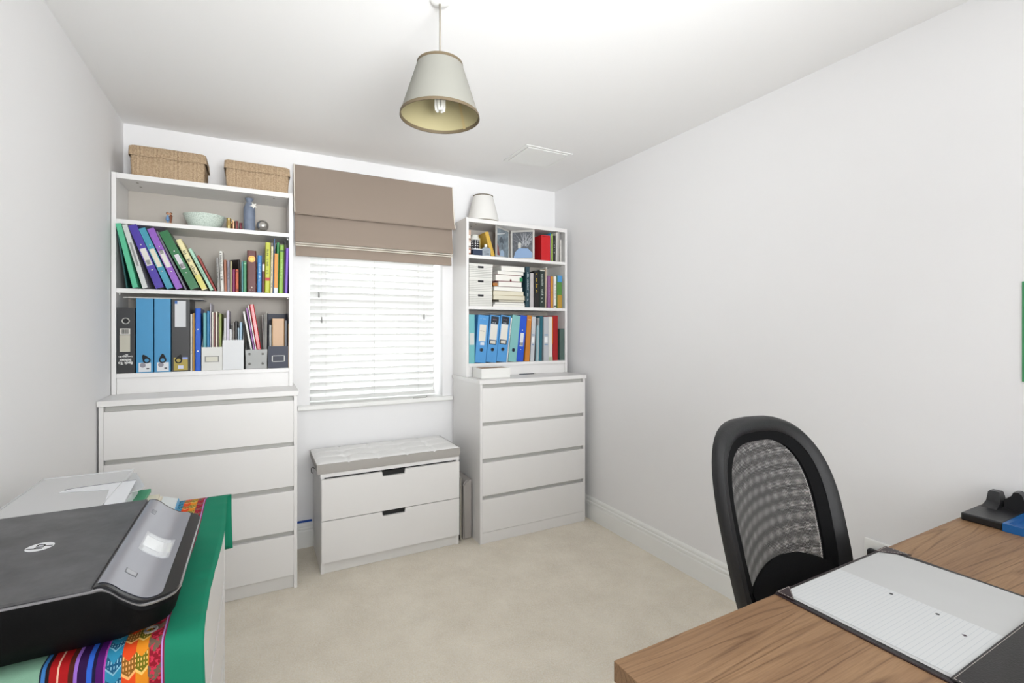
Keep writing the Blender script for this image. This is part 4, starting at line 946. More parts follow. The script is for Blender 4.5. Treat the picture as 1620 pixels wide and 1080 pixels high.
# loose plastic sleeve lying across the tops
b = BM(); rows = []
for i in range(13):
    x = 1.905 + i * .040; zt = 1.4150 + .004 * sin(i * .8) + (.003 if i < 7 else .001)
    rows.append([(x, -.248, zt), (x, -.10, zt + .003)])
loft(b, rows, False, False, False, 0, True); solid(b, .0008)
solo('plastic_sleeve', b, M('#D6DCE2', .15, alpha=.7), 'clear plastic sleeve lying across the tops of the blue files', 'plastic sleeve', base=(2.14, -.17, 1.414))
# white tray and pen on the right chest
wt = thing('white_tray', 'open white card box on the chest top before the blue files', 'box', (1.96, -.33, 1.0005))
b = BM(); WB = M('#E7E6E2', .4)
for q in ((1.853, 2.056, -.400, -.397), (1.853, 2.056, -.266, -.263), (1.853, 1.856, -.397, -.266), (2.053, 2.056, -.397, -.266)): box(b, *q, 1.0010, 1.064)
box(b, 1.856, 2.053, -.397, -.266, 1.001, 1.004); obj('box_walls', b, WB, wt)
b = BM(); box(b, 1.857, 2.052, -.396, -.267, 1.0045, 1.0615); obj('kraft_insert', b, M('#A98C6E', .8, bump=.3), wt)
pn = thing('pen', 'thin dark pen lying on the chest top by the bookcase plinth', 'pen', (2.255, -.275, 1.0045), (0, 0, R(4)))
b = BM(); tube(b, [(-.065, 0, 0), (.055, 0, 0)], .0036, 8); obj('barrel', b, M('#55585E', .3), pn, local=True)
b = BM(); tube(b, [(.055, 0, 0), (.065, 0, 0), (.070, 0, 0)], [.0036, .0025, .0006], 8); obj('tip', b, METAL, pn, local=True)

# label tag on window sill
b = BM(); tube(b, [(1.525, -.022, .8550), (1.610, -.030, .8550), (1.640, .03, .8550)], .0016, 6); solo('blind_wand', b, M('#77756F', .5), 'thin grey bent wire lying on the window sill', 'wire', base=(1.58, -.02, .853))

# ------------------------------------------------------------ near-left cabinet, cloth, printer, papers
CXA, CXB, CYA, CYB, CH = .045, .528, -2.135, -1.362, .780
nc = thing('low_chest', 'low white chest of drawers by the left wall under the printer', 'chest of drawers', ((CXA + CXB) / 2, (CYA + CYB) / 2, 0))
b = BM(); box(b, CXA, CXB, CYA, CYB, CH - .022, CH, bev=.001); obj('top_panel', b, FURN, nc)
for ya, yb in ((CYA + .004, CYA + .020), (CYB - .020, CYB - .004)):
    b = BM(); box(b, CXA + .002, CXB - .006, ya, yb, 0, CH - .0225); obj('side_panel', b, FURN, nc)
b = BM(); box(b, CXA + .002, CXB - .03, CYA + .021, CYB - .021, .002, CH - .023); obj('carcass', b, GAP, nc)
for z0, z1 in ((.518, .733), (.296, .497), (.068, .274)):
    b = BM(); box(b, CXB - .027, CXB - .008, CYA + .0215, CYB - .0215, z0, z1, bev=.001); obj('drawer', b, FURN, nc)
# woven cloth: strip along y, drooping over both ends
clm, nt, pb = newmat('andean_cloth'); L = nt.links.new
uvn = nt.nodes.new('ShaderNodeUVMap'); sx = nt.nodes.new('ShaderNodeSeparateXYZ'); L(uvn.outputs[0], sx.inputs[0])
U, V = sx.outputs['X'], sx.outputs['Y']      # metres across, metres along
rp = nt.nodes.new('ShaderNodeValToRGB'); rp.color_ramp.interpolation = 'CONSTANT'; L(mth('DIVIDE', U, .6), rp.inputs['Fac'])
st = [(0, '#2E8A6A'), (.10, '#B5202A'), (.13, '#D98A2A'), (.16, '#1F6E8A'), (.19, '#3A1850'), (.22, '#7FA890'), (.316, '#1E2A3A'), (.3185, '#3C78B8'), (.3215, '#241418'), (.326, '#A81418'), (.3375, '#E6B9A0'), (.3395, '#A81418'), (.350, '#4A1E14'), (.357, '#9A6AC8'), (.3615, '#2E0F44'), (.3740, '#2F62C8'), (.3810, '#1A1236'), (.3860, '#4A1060'), (.3950, '#B040A8'), (.3985, '#1C6A90'), (.4190, '#C83A14'), (.4370, '#C8741A'), (.4530, '#8A1426'), (.4710, '#B890D0'), (.4725, '#8A1A4A'), (.4750, '#1A8062')]
els = rp.color_ramp.elements
els[0].position = 0; els[0].color = lin(st[0][1]); els[1].position = st[1][0] / .6; els[1].color = lin(st[1][1])
for p, c in st[2:]: e = els.new(p / .6); e.color = lin(c)
cur = rp.outputs['Color']
def mixc(fac, a, colr):
    n = nt.nodes.new('ShaderNodeMix'); n.data_type = 'RGBA'; L(fac, n.inputs['Factor']); L(a, n.inputs['A']); n.inputs['B'].default_value = lin(colr); return n.outputs['Result']
def band(u0, u1): return mth('MULTIPLY', mth('GREATER_THAN', U, u0), mth('LESS_THAN', U, u1))
def zig(u0, w_, per, ph=0.):
    """position inside repeating chevrons: V shifted by a triangle wave of U"""
    tri = mth('PINGPONG', mth('SUBTRACT', U, u0), w_ / 2)
    return mth('FRACT', mth('DIVIDE', mth('ADD', V, mth('ADD', mth('MULTIPLY', tri, 1.1), ph)), per))
for (u0, u1, w_, per, cA, cB, cC) in ((.3985, .4190, .0205, .030, '#2C86A8', '#7FB4C8', '#1A5476'), (.4190, .4370, .0180, .052, '#E0481A', '#F2B06A', '#8A5A20'), (.4370, .4530, .0160, .052, '#E08A1E', '#F2C46A', '#6E6A14')):
    zg = zig(u0, w_, per); bn_ = band(u0, u1)
    cur = mixc(mth('MULTIPLY', bn_, mth('LESS_THAN', zg, .5)), cur, cA)
    cur = mixc(mth('MULTIPLY', bn_, mth('MULTIPLY', mth('GREATER_THAN', zg, .5), mth('LESS_THAN', zg, 1))), cur, cC)
    cur = mixc(mth('MULTIPLY', bn_, mth('LESS_THAN', mth('ABSOLUTE', mth('SUBTRACT', zg, .5)), .05)), cur, cB)
    dots = mth('MULTIPLY', mth('LESS_THAN', mth('ABSOLUTE', mth('SUBTRACT', mth('FRACT', mth('MULTIPLY', U, 260)), .5)), .2), mth('LESS_THAN', mth('ABSOLUTE', mth('SUBTRACT', mth('FRACT', mth('MULTIPLY', V, 130)), .5)), .28))
    cur = mixc(mth('MULTIPLY', mth('MULTIPLY', bn_, dots), mth('GREATER_THAN', zg, .62)), cur, cB)
# red-brown lozenges in the dark red band
zg = zig(.4530, .018, .045); cur = mixc(mth('MULTIPLY', band(.4530, .4710), mth('LESS_THAN', mth('ABSOLUTE', mth('SUBTRACT', zg, .5)), .2)), cur, '#6E5A4A')
vo = nt.nodes.new('ShaderNodeTexNoise'); vo.inputs['Scale'].default_value = 160; L(uvn.outputs[0], vo.inputs['Vector'])
cur = mixc(mth('MULTIPLY', band(.4530, .4710), mth('GREATER_THAN', vo.outputs['Fac'], .56)), cur, '#C8304A')
L(cur, pb.inputs['Base Color']); pb.inputs['Roughness'].default_value = .75; pb.inputs['Sheen Weight'].default_value = .0; pb.inputs['Specular IOR Level'].default_value = .2
wv = nt.nodes.new('ShaderNodeTexNoise'); wv.inputs['Scale'].default_value = 900; L(uvn.outputs[0], wv.inputs['Vector'])
bp = nt.nodes.new('ShaderNodeBump'); bp.inputs['Strength'].default_value = .35; bp.inputs['Distance'].default_value = .001; L(wv.outputs['Fac'], bp.inputs['Height']); L(bp.outputs[0], pb.inputs['Normal'])
b = BM(); uvl = b.loops.layers.uv.new('UVMap')
path = []  # (y, z) along the cloth
n = 0
for k in range(14): path.append((CYA - .010 - .004 * sin(k * .7), .36 + k * .03))
path += [(CYA - .0075, CH - .012), (CYA - .004, CH - .002), (CYA + .004, CH + .0022)]
for k in range(1, 38): path.append((CYA + .004 + k * .0203, CH + .0022))
path += [(CYB + .002, CH + .0015), (CYB + .0065, CH - .006)]
for k in range(7): path.append((CYB + .008, CH - .02 - k * .026))
dist = [0]
for p, q in zip(path, path[1:]): dist.append(dist[-1] + math.dist(p, q))
NXc = 46; rows = []
for j, (y, zc) in enumerate(path):
    row = []
    for i in range(NXc + 1):
        u = .02 + (.534 - .02) * i / NXc; x = u
        edge = .004 * sin(dist[j] * 9) * (i / NXc) ** 4
        if y > CYB - .001: x += .010 * (i / NXc) ** 6
        dz = 0; dy = 0
        if CYA + .006 < y < CYB - .004 and u > .44:
            dz = max(0, .0035 * ((u - .44) / .09) * (sin(y * 70 + u * 30) + .6 * sin(y * 128 - u * 60)) * (1 if y < -1.85 else .45))
        if y < CYA - .004: dy = -.004 * (1 + sin(u * 46 + zc * 3))
        if y > CYB + .005: dy = .003 * (1 + sin(u * 50))
        row.append(b.verts.new((x + edge, y + dy, zc + dz)))
    rows.append(row)
for j in range(len(rows) - 1):
    for i in range(NXc):
        f = b.faces.new([rows[j][i], rows[j][i + 1], rows[j + 1][i + 1], rows[j + 1][i]]); f.smooth = True
        for lp, (ii, jj) in zip(f.loops, ((i, j), (i + 1, j), (i + 1, j + 1), (i, j + 1))): lp[uvl].uv = (.02 + (.534 - .02) * ii / NXc, dist[jj])
bmesh.ops.recalc_face_normals(b, faces=b.faces)
o = solo('woven_cloth', b, clm, 'striped multicoloured woven cloth with green border draped over the low chest', 'cloth', base=(.28, -1.75, CH))
sd = o.modifiers.new('thickness', 'SOLIDIFY'); sd.thickness = .0015; sd.offset = 1
b = BM(); lathe(b, [(.0065, .7868), (.0105, .7868), (.0105, .7885), (.0085, .7895), (.0065, .7885), (.0065, .7868)], .450, -2.106, 24); solo('metal_ring', b, METAL, 'small silver ring lying on the woven cloth by the printer', 'ring', base=(.450, -2.106, .7865))

# printer
PB = .7862
pr_ = thing('printer', 'black all-in-one inkjet printer with silver control panel', 'printer', (.28, -1.93, PB))
yc, hw0 = -1.928, .226
def top_h(x):
    if x < .383: return .900
    t = (x - .383) / .072
    if t < 1: s_ = t * t * (3 - 2 * t); return .900 + .003 * sin(pi * min(t * 2.2, 1)) - .040 * s_
    return .860 - .004 * ((x - .455) / .035)
def half(x):
    r = .060; e = .492
    if x < e - r: return hw0 + .004 * max(0, (x - .40) / .03) * 0
    t = min(1, (x - (e - r)) / r); return hw0 - r * (1 - math.sqrt(max(0, 1 - t * t)))
LIDM, nt, pb = newmat('printer_lid'); L = nt.links.new
tc = nt.nodes.new('ShaderNodeTexCoord'); n1 = nt.nodes.new('ShaderNodeTexNoise'); n1.inputs['Scale'].default_value = 9; n1.inputs['Detail'].default_value = 8; n1.inputs['Roughness'].default_value = .7
L(tc.outputs['Object'], n1.inputs['Vector']); r1 = nt.nodes.new('ShaderNodeValToRGB'); L(n1.outputs['Fac'], r1.inputs['Fac'])
r1.color_ramp.elements[0].position = .35; r1.color_ramp.elements[0].color = (.05, .05, .052, 1); r1.color_ramp.elements[1].position = .8; r1.color_ramp.elements[1].color = (.14, .14, .145, 1)
L(r1.outputs['Color'], pb.inputs['Base Color']); pb.inputs['Roughness'].default_value = .42
PBODY = M('#070708', .6, vary=.1, spec=.12, bump=.15, bscale=500); PSIL = M('#A3A4AC', .3, .4, vary=.03); PGL = M('#1A1A1E', .2); PTR = M('#A8A8AC', .2, .9)
# body: rings of an outline at decreasing height
def outline(ins, zf, x0=.100, nx=26):
    P = []; xs2 = [x0 + ins + (.383 - x0 - ins) * k / 6 for k in range(6)] + [.383 + (.492 - ins - .383) * k / 20 for k in range(21)]
    xo = [x + (ins if False else 0) for x in xs2]
    lo = []; hi = []
    for x in xs2:
        xx = x0 + (x - x0 - ins) * (.492 - x0) / (.492 - x0 - 2 * ins) if ins else x
        h_ = max(half(min(xx, .492)) - ins, .0)
        lo.append((x, yc - h_, zf(min(xx, .492)))); hi.append((x, yc + h_, zf(min(xx, .492))))
    return lo + hi[::-1]
b = BM(); VVp = loft(b, [outline(.045, lambda x: PB + .0005), outline(.030, lambda x: PB + .012), outline(.010, lambda x: .825 + (top_h(x) - .90) * .4), outline(.001, lambda x: top_h(x) - .016), outline(.003, lambda x: top_h(x) - .011)], True, False, True, 0, True); strip_cap(b, VVp[-1], True); obj('body', b, PBODY, pr_)
b = BM(); VVp = loft(b, [outline(.0025, lambda x: top_h(x) - .0108), outline(-.0005, lambda x: top_h(x) - .0085), outline(-.0005, lambda x: top_h(x) - .006), outline(.0025, lambda x: top_h(x) - .0045)], False, False, True, 0, True); strip_cap(b, VVp[-1], True); strip_cap(b, VVp[0], False); obj('trim_band', b, PTR, pr_)
# lid
b = BM(); y0, y1 = yc - hw0 + .002, yc + hw0 - .002
prism(b, [(.102, .8960), (.380, .8960), (.380, .8992), (.377, .9004), (.105, .9004), (.102, .8992)], 'y', y0, y1); obj('scanner_lid', b, LIDM, pr_)
def sheet(name, xa, xb, fy, mat, dz, nx=18, ny=16, th=.0012, parent=None):
    b = BM(); rr = []
    for i in range(nx + 1):
        x = xa + (xb - xa) * i / nx; h_ = fy(x)
        rr.append([(x, yc + h_[0] + (h_[1] - h_[0]) * j / ny, top_h(x) + dz) for j in range(ny + 1)])
    loft(b, rr, False, False, False, 0, True); bmesh.ops.recalc_face_normals(b, faces=b.faces)
    g = bmesh.ops.extrude_face_region(b, geom=b.faces[:]); bmesh.ops.translate(b, verts=[v for v in g['geom'] if isinstance(v, bmesh.types.BMVert)], vec=(0, 0, -th))
    return obj(name, b, mat, parent or pr_)
fp = sheet('front_fascia', .3825, .4905, lambda x: (-half(x) + .004, half(x) - .004), PGL, -.0012, th=.003, nx=30)
def panel_half(x):
    e = .470; r = .02; h_ = hw0 - .014
    if x > e - r: t = (x - (e - r)) / r; h_ -= r * (1 - math.sqrt(max(0, 1 - t * t)))
    return (-h_, h_)
cp = sheet('control_panel', .386, .4695, panel_half, PSIL, .0006, nx=26, th=.001)
def pad(name, xa, xb, ya, yb, mat, dz=.0014):
    return sheet(name, xa, xb, lambda x: (ya - yc, yb - yc), mat, dz, nx=8, ny=3, th=.0009, parent=cp)
pad('screen_bezel', .4110, .4590, -1.985, -1.895, M('#B9BABE', .3), .0012)
pad('touch_screen', .4135, .4565, -1.962, -1.915, M('#E6E8EA', .08, coat=1), .0020); pad('screen_keys', .4165, .4550, -1.983, -1.965, M('#D3D5D8', .15), .0020); pad('screen_keys', .4150, .4530, -1.912, -1.898, M('#D3D5D8', .15), .0020)
pad('power_button', .410, .426, -2.086, -2.070, M('#55565A', .3), .0012); pad('power_symbol', .4115, .4245, -2.0845, -2.0715, M('#A9AAAE', .3), .0017)
pad('signal_light', .402, .409, -1.802, -1.778, M('#7F8086', .2), .0014)
# logo on lid: white oval with the two letters in black
LM = Matrix.Translation((.252, -1.924, 0)) @ Matrix.Rotation(R(90), 4, 'Z')
b = BM(); lathe(b, [(.0205, .9005), (.0205, .9009)], 0, 0, 48, True, True); b.transform(LM); lg = obj('logo_disc', b, M('#E4E5E7', .4), pr_)
b = BM()
def stroke(x, y0, y1, w_=.0026): prism(b, [(x + .3 * y0, y0), (x + w_ + .3 * y0, y0), (x + w_ + .3 * y1, y1), (x + .3 * y1, y1)], 'z', .9008, .9012)
stroke(-.0100, -.0068, .0188); stroke(-.0074, .0040, .0068, .0052); stroke(-.0032, -.0068, .0050)
stroke(.0018, -.0190, .0068); stroke(.0044, .0040, .0068, .0052); stroke(.0086, -.0045, .0050); stroke(.0044, -.0068, -.0040, .0052)
b.transform(LM); obj('lettering', b, BLACKP, lg)
# papers stacked behind the printer
DOC = [(.7842, .803, .110, .345, -1.675, -1.385, '#D8D6D0', 'paper_ream', 'thick stack of white paper behind the printer'), (.8035, .824, .120, .330, -1.690, -1.39, '#CFCCC4', 'paper_ream', 'second paper stack under the green folder')]
for z0, z1, x0, x1, y0, y1, c, nm, lb in DOC:
    b = BM(); box(b, x0, x1, y0, y1, z0, z1)
    for v in b.verts: v.co.x += .004 * sin(v.co.z * 900)
    solo(nm, b, M(c, .8, bump=.5, bscale=300), lb, 'paper', base=((x0 + x1) / 2, (y0 + y1) / 2, z0))
for i, (z0, x1) in enumerate(((.8250, .3700), (.8330, .3770), (.8410, .3720))):
    b = BM(); box(b, .140, x1, -1.690, -1.475 - .006 * i, z0, z0 + .007); solo('divider_tabs', b, M('#DED7C4', .8), ('lowest', 'middle', 'top')[i] + ' cream tabbed divider bundle poking out beside the green folder', 'divider', base=(.25, -1.58, z0))
b = BM(); box(b, .112, .348, -1.698, -1.462, .8495, .8600, bev=.001); solo('green_folder', b, M('#3F9A70', .5), 'green card folder sticking out of the pile behind the printer', 'folder', base=(.23, -1.58, .8495))
b = BM(); box(b, .105, .325, -1.700, -1.500, .8610, .8830, bev=.001); solo('white_folder', b, M('#E9E9EC', .35), 'bright white folder below the clear tray behind the printer', 'folder', base=(.21, -1.6, .861))
# translucent document case on top
PLAS, nt, pb = newmat('frosted_plastic'); pb.inputs['Base Color'].default_value = (.72, .72, .72, 1); pb.inputs['Roughness'].default_value = .25; pb.inputs['Alpha'].default_value = .82
dc = thing('document_case', 'translucent white plastic document case on the paper pile by the wall', 'document case', (.18, -1.52, .884))
b = BM(); box(b, .092, .292, -1.700, -1.366, .8840, .8960, bev=.002); obj('case_shell', b, PLAS, dc)
b = BM()
for q in ((.092, .094, -1.70, -1.366), (.290, .292, -1.70, -1.366)): box(b, *q, .8965, .8985)
box(b, .094, .290, -1.368, -1.366, .8965, .8985); obj('raised_rim', b, M('#D6D7D8', .2), dc)
b = BM(); prism(b, [(.176, -1.510), (.190, -1.5035), (.320, -1.4925), (.320, -1.4955), (.191, -1.5070), (.178, -1.5135)], 'z', .8965, .8985); obj('embossed_line', b, M('#8E8E92', .3), dc)
b = BM(); prism(b, [(.168, -1.530), (.188, -1.5075), (.320, -1.496), (.334, -1.700), (.296, -1.700), (.276, -1.560)], 'z', .8965, .8976); obj('white_pocket', b, M('#E6E7EA', .35), dc)
b = BM(); prism(b, [(.292, -1.366), (.300, -1.375), (.345, -1.53), (.340, -1.56), (.292, -1.60)], 'z', .8855, .8875); obj('clear_flap', b, PLAS, dc)
b = BM()
for i, (x0, x1, y0, y1, dz) in enumerate(((.372, .402, -1.665, -1.372, 0),)):
    loft(b, [[(.352, -1.70, .7850), (.415, -1.70, .7850), (.402, -1.372, .7850), (.352, -1.372, .7850)], [(.352, -1.70, .8100), (.412, -1.70, .7950), (.400, -1.372, .7950), (.352, -1.372, .8120)]], True, True)
solo('paper_sheaf', b, M('#D9DEDD', .6), 'pale paper sheaf with blue edge beside the printer on the cloth', 'paper', base=(.38, -1.53, .785))
b = BM(); loft(b, [[(.4155, -1.70, .7850), (.4175, -1.70, .7850), (.4045, -1.372, .7850), (.4025, -1.372, .7850)], [(.4125, -1.70, .7955), (.4145, -1.70, .7955), (.4025, -1.372, .7955), (.4005, -1.372, .7955)]], True, True)
solo('blue_folder', b, M('#5FA8D0', .4), 'thin blue folder edge lying along the paper sheaf', 'folder', base=(.41, -1.53, .785))

# ------------------------------------------------------------ desk and things on it
dk = thing('desk', 'oak-topped desk in the near right corner', 'desk', (1.9, -2.85, 0))
DX0, DX1, DY0, DY1 = 1.146, XR - .004, -3.08, -2.503
b = BM(); box(b, DX0, DX1, DY0, DY1, .715, .750, bev=.0012); obj('desk_top', b, OAK, dk)
for x, y in ((DX0 + .05, DY1 - .05), (DX1 - .05, DY1 - .05), (DX0 + .05, DY0 + .05), (DX1 - .05, DY0 + .05)):
    b = BM(); loft(b, [[(x + sx_ * k, y + sy_ * k, zz_) for sx_, sy_ in ((-1, -1), (1, -1), (1, 1), (-1, 1))] for zz_, k in ((0, .018), (.7145, .030))], True, True); obj('leg', b, M('#C9A77C', .5, vary=.1), dk)
b = BM()
for q in ((DX0 + .085, DX1 - .085, DY1 - .06, DY1 - .042), (DX0 + .085, DX1 - .085, DY0 + .042, DY0 + .06)): box(b, *q, .65, .7145)
obj('apron', b, M('#C9A77C', .5, vary=.1), dk)
# desk blotter
bl = thing('desk_blotter', 'dark leather desk blotter holding large paper sheets', 'blotter', (1.8, -2.68, .7505))
LE = M('#1B1517', .38, bump=.35, bscale=260); LE2 = M('#2A1C20', .4, bump=.3, bscale=260); STI = M('#C9C0B8', .7)
LX0, LX1, LY0, LY1 = 1.580, 2.030, -2.865, -2.506
b = BM(); box(b, LX0, LX1, LY0, LY1, .7505, .7535, bev=.001); obj('base_board', b, LE, bl)
b = BM(); box(b, LX0 + .002, LX1 - .002, LY0 + .001, LY0 + .072, .7562, .7584, bev=.0008); sb = obj('side_panel', b, LE, bl)
def stitch(parent, pts, d=.004, g=.0022):
    b = BM()
    for (p, q) in zip(pts, pts[1:]):
        l = math.dist(p[:2], q[:2]); n = max(1, int(l / (d + g)))
        for k in range(n):
            a = k / n; c = a + d / l
            tube(b, [[p[i] + (q[i] - p[i]) * a for i in range(3)], [p[i] + (q[i] - p[i]) * min(c, 1) for i in range(3)]], .00045, 4)
    obj('stitching', b, STI, parent)
stitch(sb, [(LX0 + .006, LY0 + .068, .7587), (LX1 - .006, LY0 + .068, .7587)]); stitch(sb, [(LX0 + .006, LY0 + .068, .7587), (LX0 + .006, LY0 + .006, .7587)])
for nm, pts in (('left', [(LX0 + .001, LY1 - .001), (LX0 + .001, LY1 - .040), (LX0 + .046, LY1 - .001)]), ('right', [(LX1 - .001, LY1 - .001), (LX1 - .001, LY1 - .055), (LX1 - .055, LY1 - .001)])):
    b = BM(); prism(b, pts, 'z', .7560, .7578); c_ = obj('corner_pocket', b, LE2, bl); cx_ = sum(p[0] for p in pts) / 3; cy_ = sum(p[1] for p in pts) / 3
    q = [(p[0] + (cx_ - p[0]) * .16, p[1] + (cy_ - p[1]) * .16, .7581) for p in pts]; stitch(c_, q + q[:1])
b = BM(); tube(b, [(LX0 + .001, LY0, .752), (LX0 + .001, LY1, .752), (LX1 - .001, LY1, .752)], .0022, 6); obj('rolled_edge', b, LE2, bl)
# paper sheets
def paper(name, x0, x1, y0, y1, z, mat, label, wave=.0):
    b = BM(); nx = 20; ny = 20; rows = []
    for j in range(ny + 1):
        rows.append([(x0 + (x1 - x0) * i / nx + (wave * sin(j / ny * pi * 1.3) * (i / nx)), y0 + (y1 - y0) * j / ny, z) for i in range(nx + 1)])
    loft(b, rows, False, False, False); g = bmesh.ops.extrude_face_region(b, geom=b.faces[:]); bmesh.ops.translate(b, verts=[v for v in g['geom'] if isinstance(v, bmesh.types.BMVert)], vec=(0, 0, .0006))
    return solo(name, b, mat, label, 'paper', base=(x0, y0, z))
PLN = M('#BDBDBC', .7)
paper('drawing_paper', 1.592, 2.012, -2.860, -2.512, .7539, PLN, 'large plain grey-white sheet on the blotter', .006)
rm, nt, pb = newmat('ruled_paper'); L = nt.links.new
tc = nt.nodes.new('ShaderNodeTexCoord'); sx = nt.nodes.new('ShaderNodeSeparateXYZ'); L(tc.outputs['Object'], sx.inputs[0])
ln = mth('LESS_THAN', mth('FRACT', mth('DIVIDE', sx.outputs['Y'], .0080)), .085)
mx = nt.nodes.new('ShaderNodeMix'); mx.data_type = 'RGBA'; L(mth('MULTIPLY', ln, .5), mx.inputs['Factor']); mx.inputs['A'].default_value = lin('#C9CACA'); mx.inputs['B'].default_value = lin('#9AA3AC')
L(mx.outputs['Result'], pb.inputs['Base Color']); pb.inputs['Roughness'].default_value = .7
lp = paper('ruled_paper', 1.600, 1.805, -2.800, -2.514, .7547, rm, 'ruled white notepad sheet on the left of the blotter')
for i, (x, y) in enumerate(((1.788, -2.624), (1.784, -2.703))):
    b = BM(); lathe(b, [(.0034, .7554), (.0034, .7556)], x, y, 14, True, True); b.verts.ensure_lookup_table(); obj('punch_hole', b, DARK, lp, local=True).data.transform(Matrix.Translation((-1.600, 2.800, -.7547)))
b = BM(); prism(b, [(1.742, -2.757), (1.746, -2.752), (1.750, -2.756), (1.747, -2.760)], 'z', .75545, .7556); o = obj('ink_mark', b, M('#3A2A34', .6), lp, local=True); o.data.transform(Matrix.Translation((-1.600, 2.800, -.7547)))
# tape dispenser / desk tidy
td = thing('desk_tidy', 'black desk tidy with blue tray against the right wall', 'desk organiser', (2.55, -2.62, .7505))
BK = M('#1C1C1E', .32, bump=.2, bscale=300)
b = BM(); box(b, 2.444, 2.652, -2.602, -2.512, .7505, .772, bev=.004); obj('base', b, BK, td)
b = BM(); loft(b, [[(2.585 - a, -2.520 + 0, .770), (2.640, -2.520, .770), (2.640, -2.556 , .770), (2.585 - a, -2.556, .770)] for a in (.030,)] + [[(2.592, -2.522, .786), (2.640, -2.522, .786), (2.640, -2.554, .786), (2.592, -2.554, .786)], [(2.600, -2.524, .812), (2.632, -2.524, .812), (2.632, -2.550, .812), (2.600, -2.550, .812)], [(2.603, -2.527, .816), (2.629, -2.527, .816), (2.629, -2.547, .816), (2.603, -2.547, .816)]], True, True, True, 0, True); obj('tape_post', b, BK, td)
pts = [(-2.560, .770), (-2.560, .800)] + [(-2.566 - .005 * (1 - cos(a)), .800 + .006 * sin(a)) for a in (.5, 1.0)] + [(-2.576, .814), (-2.580, .825), (-2.590, .827), (-2.598, .821)] + [(-2.603 - .006 + .006 * cos(R(a)), .806 - .007 * sin(R(a)) + .002) for a in (20, 60, 100, 140)] + [(-2.622, .800), (-2.626, .797), (-2.626, .770)]
b = BM(); prism(b, pts, 'x', 2.600, 2.634); obj('notched_cradle', b, BK, td)
b = BM(); box(b, 2.634, 2.650, -2.634, -2.600, .770, .796, bev=.004); obj('side_block', b, BK, td)
b = BM(); tube(b, [(2.618, -2.6265, .788), (2.618, -2.66, .788)], .004, 10); obj('spindle', b, METAL, td)
BLT = M('#1F5F9E', .25, vary=.05)
b = BM(); box(b, 2.440, 2.652, -2.760, -2.603, .7505, .760); 
for q in ((2.440, 2.450, -2.760, -2.603), (2.642, 2.652, -2.760, -2.603), (2.450, 2.642, -2.613, -2.603), (2.450, 2.642, -2.760, -2.750)): box(b, *q, .760, .7725)
obj('blue_tray', b, BLT, td)

# wall poster and power socket
b = BM(); box(b, XR - .003, XR - .0008, -2.90, -2.583, 1.152, 1.455); ps = thing('poster', 'green printed poster on the right wall at the picture edge', 'poster', (XR - .001, -2.74, 1.15)); obj('print', b, M('#3C8F5C', .5, vary=.08), ps)
b = BM(); rg = random.Random(5)
for k in range(12): zc = 1.19 + k * .021; box(b, XR - .0040, XR - .0031, -2.615 - rg.uniform(.02, .09), -2.592, zc, zc + .006)
obj('print_marks', b, M('#BFD8C4', .5), ps)
so = thing('wall_socket', 'white double socket plate with black plug low on right wall', 'socket', (XR, -2.232, .45))
b = BM(); box(b, XR - .010, XR - .0005, -2.305, -2.159, .435, .521, bev=.003); obj('face_plate', b, GLOSS, so)
b = BM(); box(b, XR - .038, XR - .0105, -2.225, -2.178, .448, .492, bev=.008); pg_ = obj('plug', b, BLACKP, so)
b = BM(); tube(b, [(XR - .028, -2.20, .450), (XR - .032, -2.20, .42), (XR - .03, -2.21, .30), (XR - .03, -2.22, .16), (XR - .04, -2.24, .012), (XR - .045, -2.35, .006)], .0033, 8); obj('plug_cable', b, BLACKP, pg_)

# ------------------------------------------------------------ office chair
oc = thing('office_chair', 'black mesh-backed office chair pushed under the desk', 'chair', (1.868, -2.50, 0))
TLT = R(14); CH0 = (1.868, -2.322, .706)
def CP(u, v, d=0):
    """u across, v up the reclined back, d toward the sitter; the back wraps forward at the sides"""
    wrap = .055 * (u / .25) ** 2
    y = CH0[1] + v * sin(TLT) - (d + wrap) * cos(TLT); z = CH0[2] + v * cos(TLT) - (d + wrap) * sin(TLT) * .6
    return (CH0[0] + u, y, z)
def arch(s, w_top, w_bot, vt, vb, n=56):
    """closed outline, symmetric, egg-like arch top and rounded foot"""
    P = []
    for k in range(n):
        a = 2 * pi * k / n; cx_, sy_ = cos(a), sin(a)
        ex = .62
        X = math.copysign(abs(cx_) ** ex, cx_); Y = math.copysign(abs(sy_) ** (.80 if sy_ > 0 else .55), sy_)
        v = (vt + vb) / 2 + Y * (vt - vb) / 2; f = (v - vb) / (vt - vb)
        hw = w_bot + (w_top - w_bot) * f
        P.append((X * hw, v))
    return P
def chairring(o, d): return [CP(u, v, d) for u, v in o]
Oo = arch(0, .252, .232, .363, -.215); Om = arch(0, .215, .190, .325, -.175); Oi = arch(0, .178, .160, .298, -.150)
def scaleo(o, k): 
    cv_ = sum(p[1] for p in o) / len(o); return [(p[0] * k, cv_ + (p[1] - cv_) * k) for p in o]
SKN = M('#161618', .45, bump=.25, bscale=220); SKD = M('#08080A', .7, bump=.2, bscale=300, spec=.15)
b = BM(); rings_ = [chairring(Om, -.012), chairring(scaleo(Oo, .985), -.014), chairring(Oo, .000), chairring(Oo, .010), chairring(scaleo(Oo, .975), .022), chairring(scaleo(Om, 1.06), .024), chairring(Om, .016)]
VV = loft(b, rings_, False, False, True, 0, True); n_ = len(VV[0])
for i in range(n_): b.faces.new([VV[-1][i], VV[-1][(i + 1) % n_], VV[0][(i + 1) % n_], VV[0][i]])
obj('back_frame', b, SKN, oc)
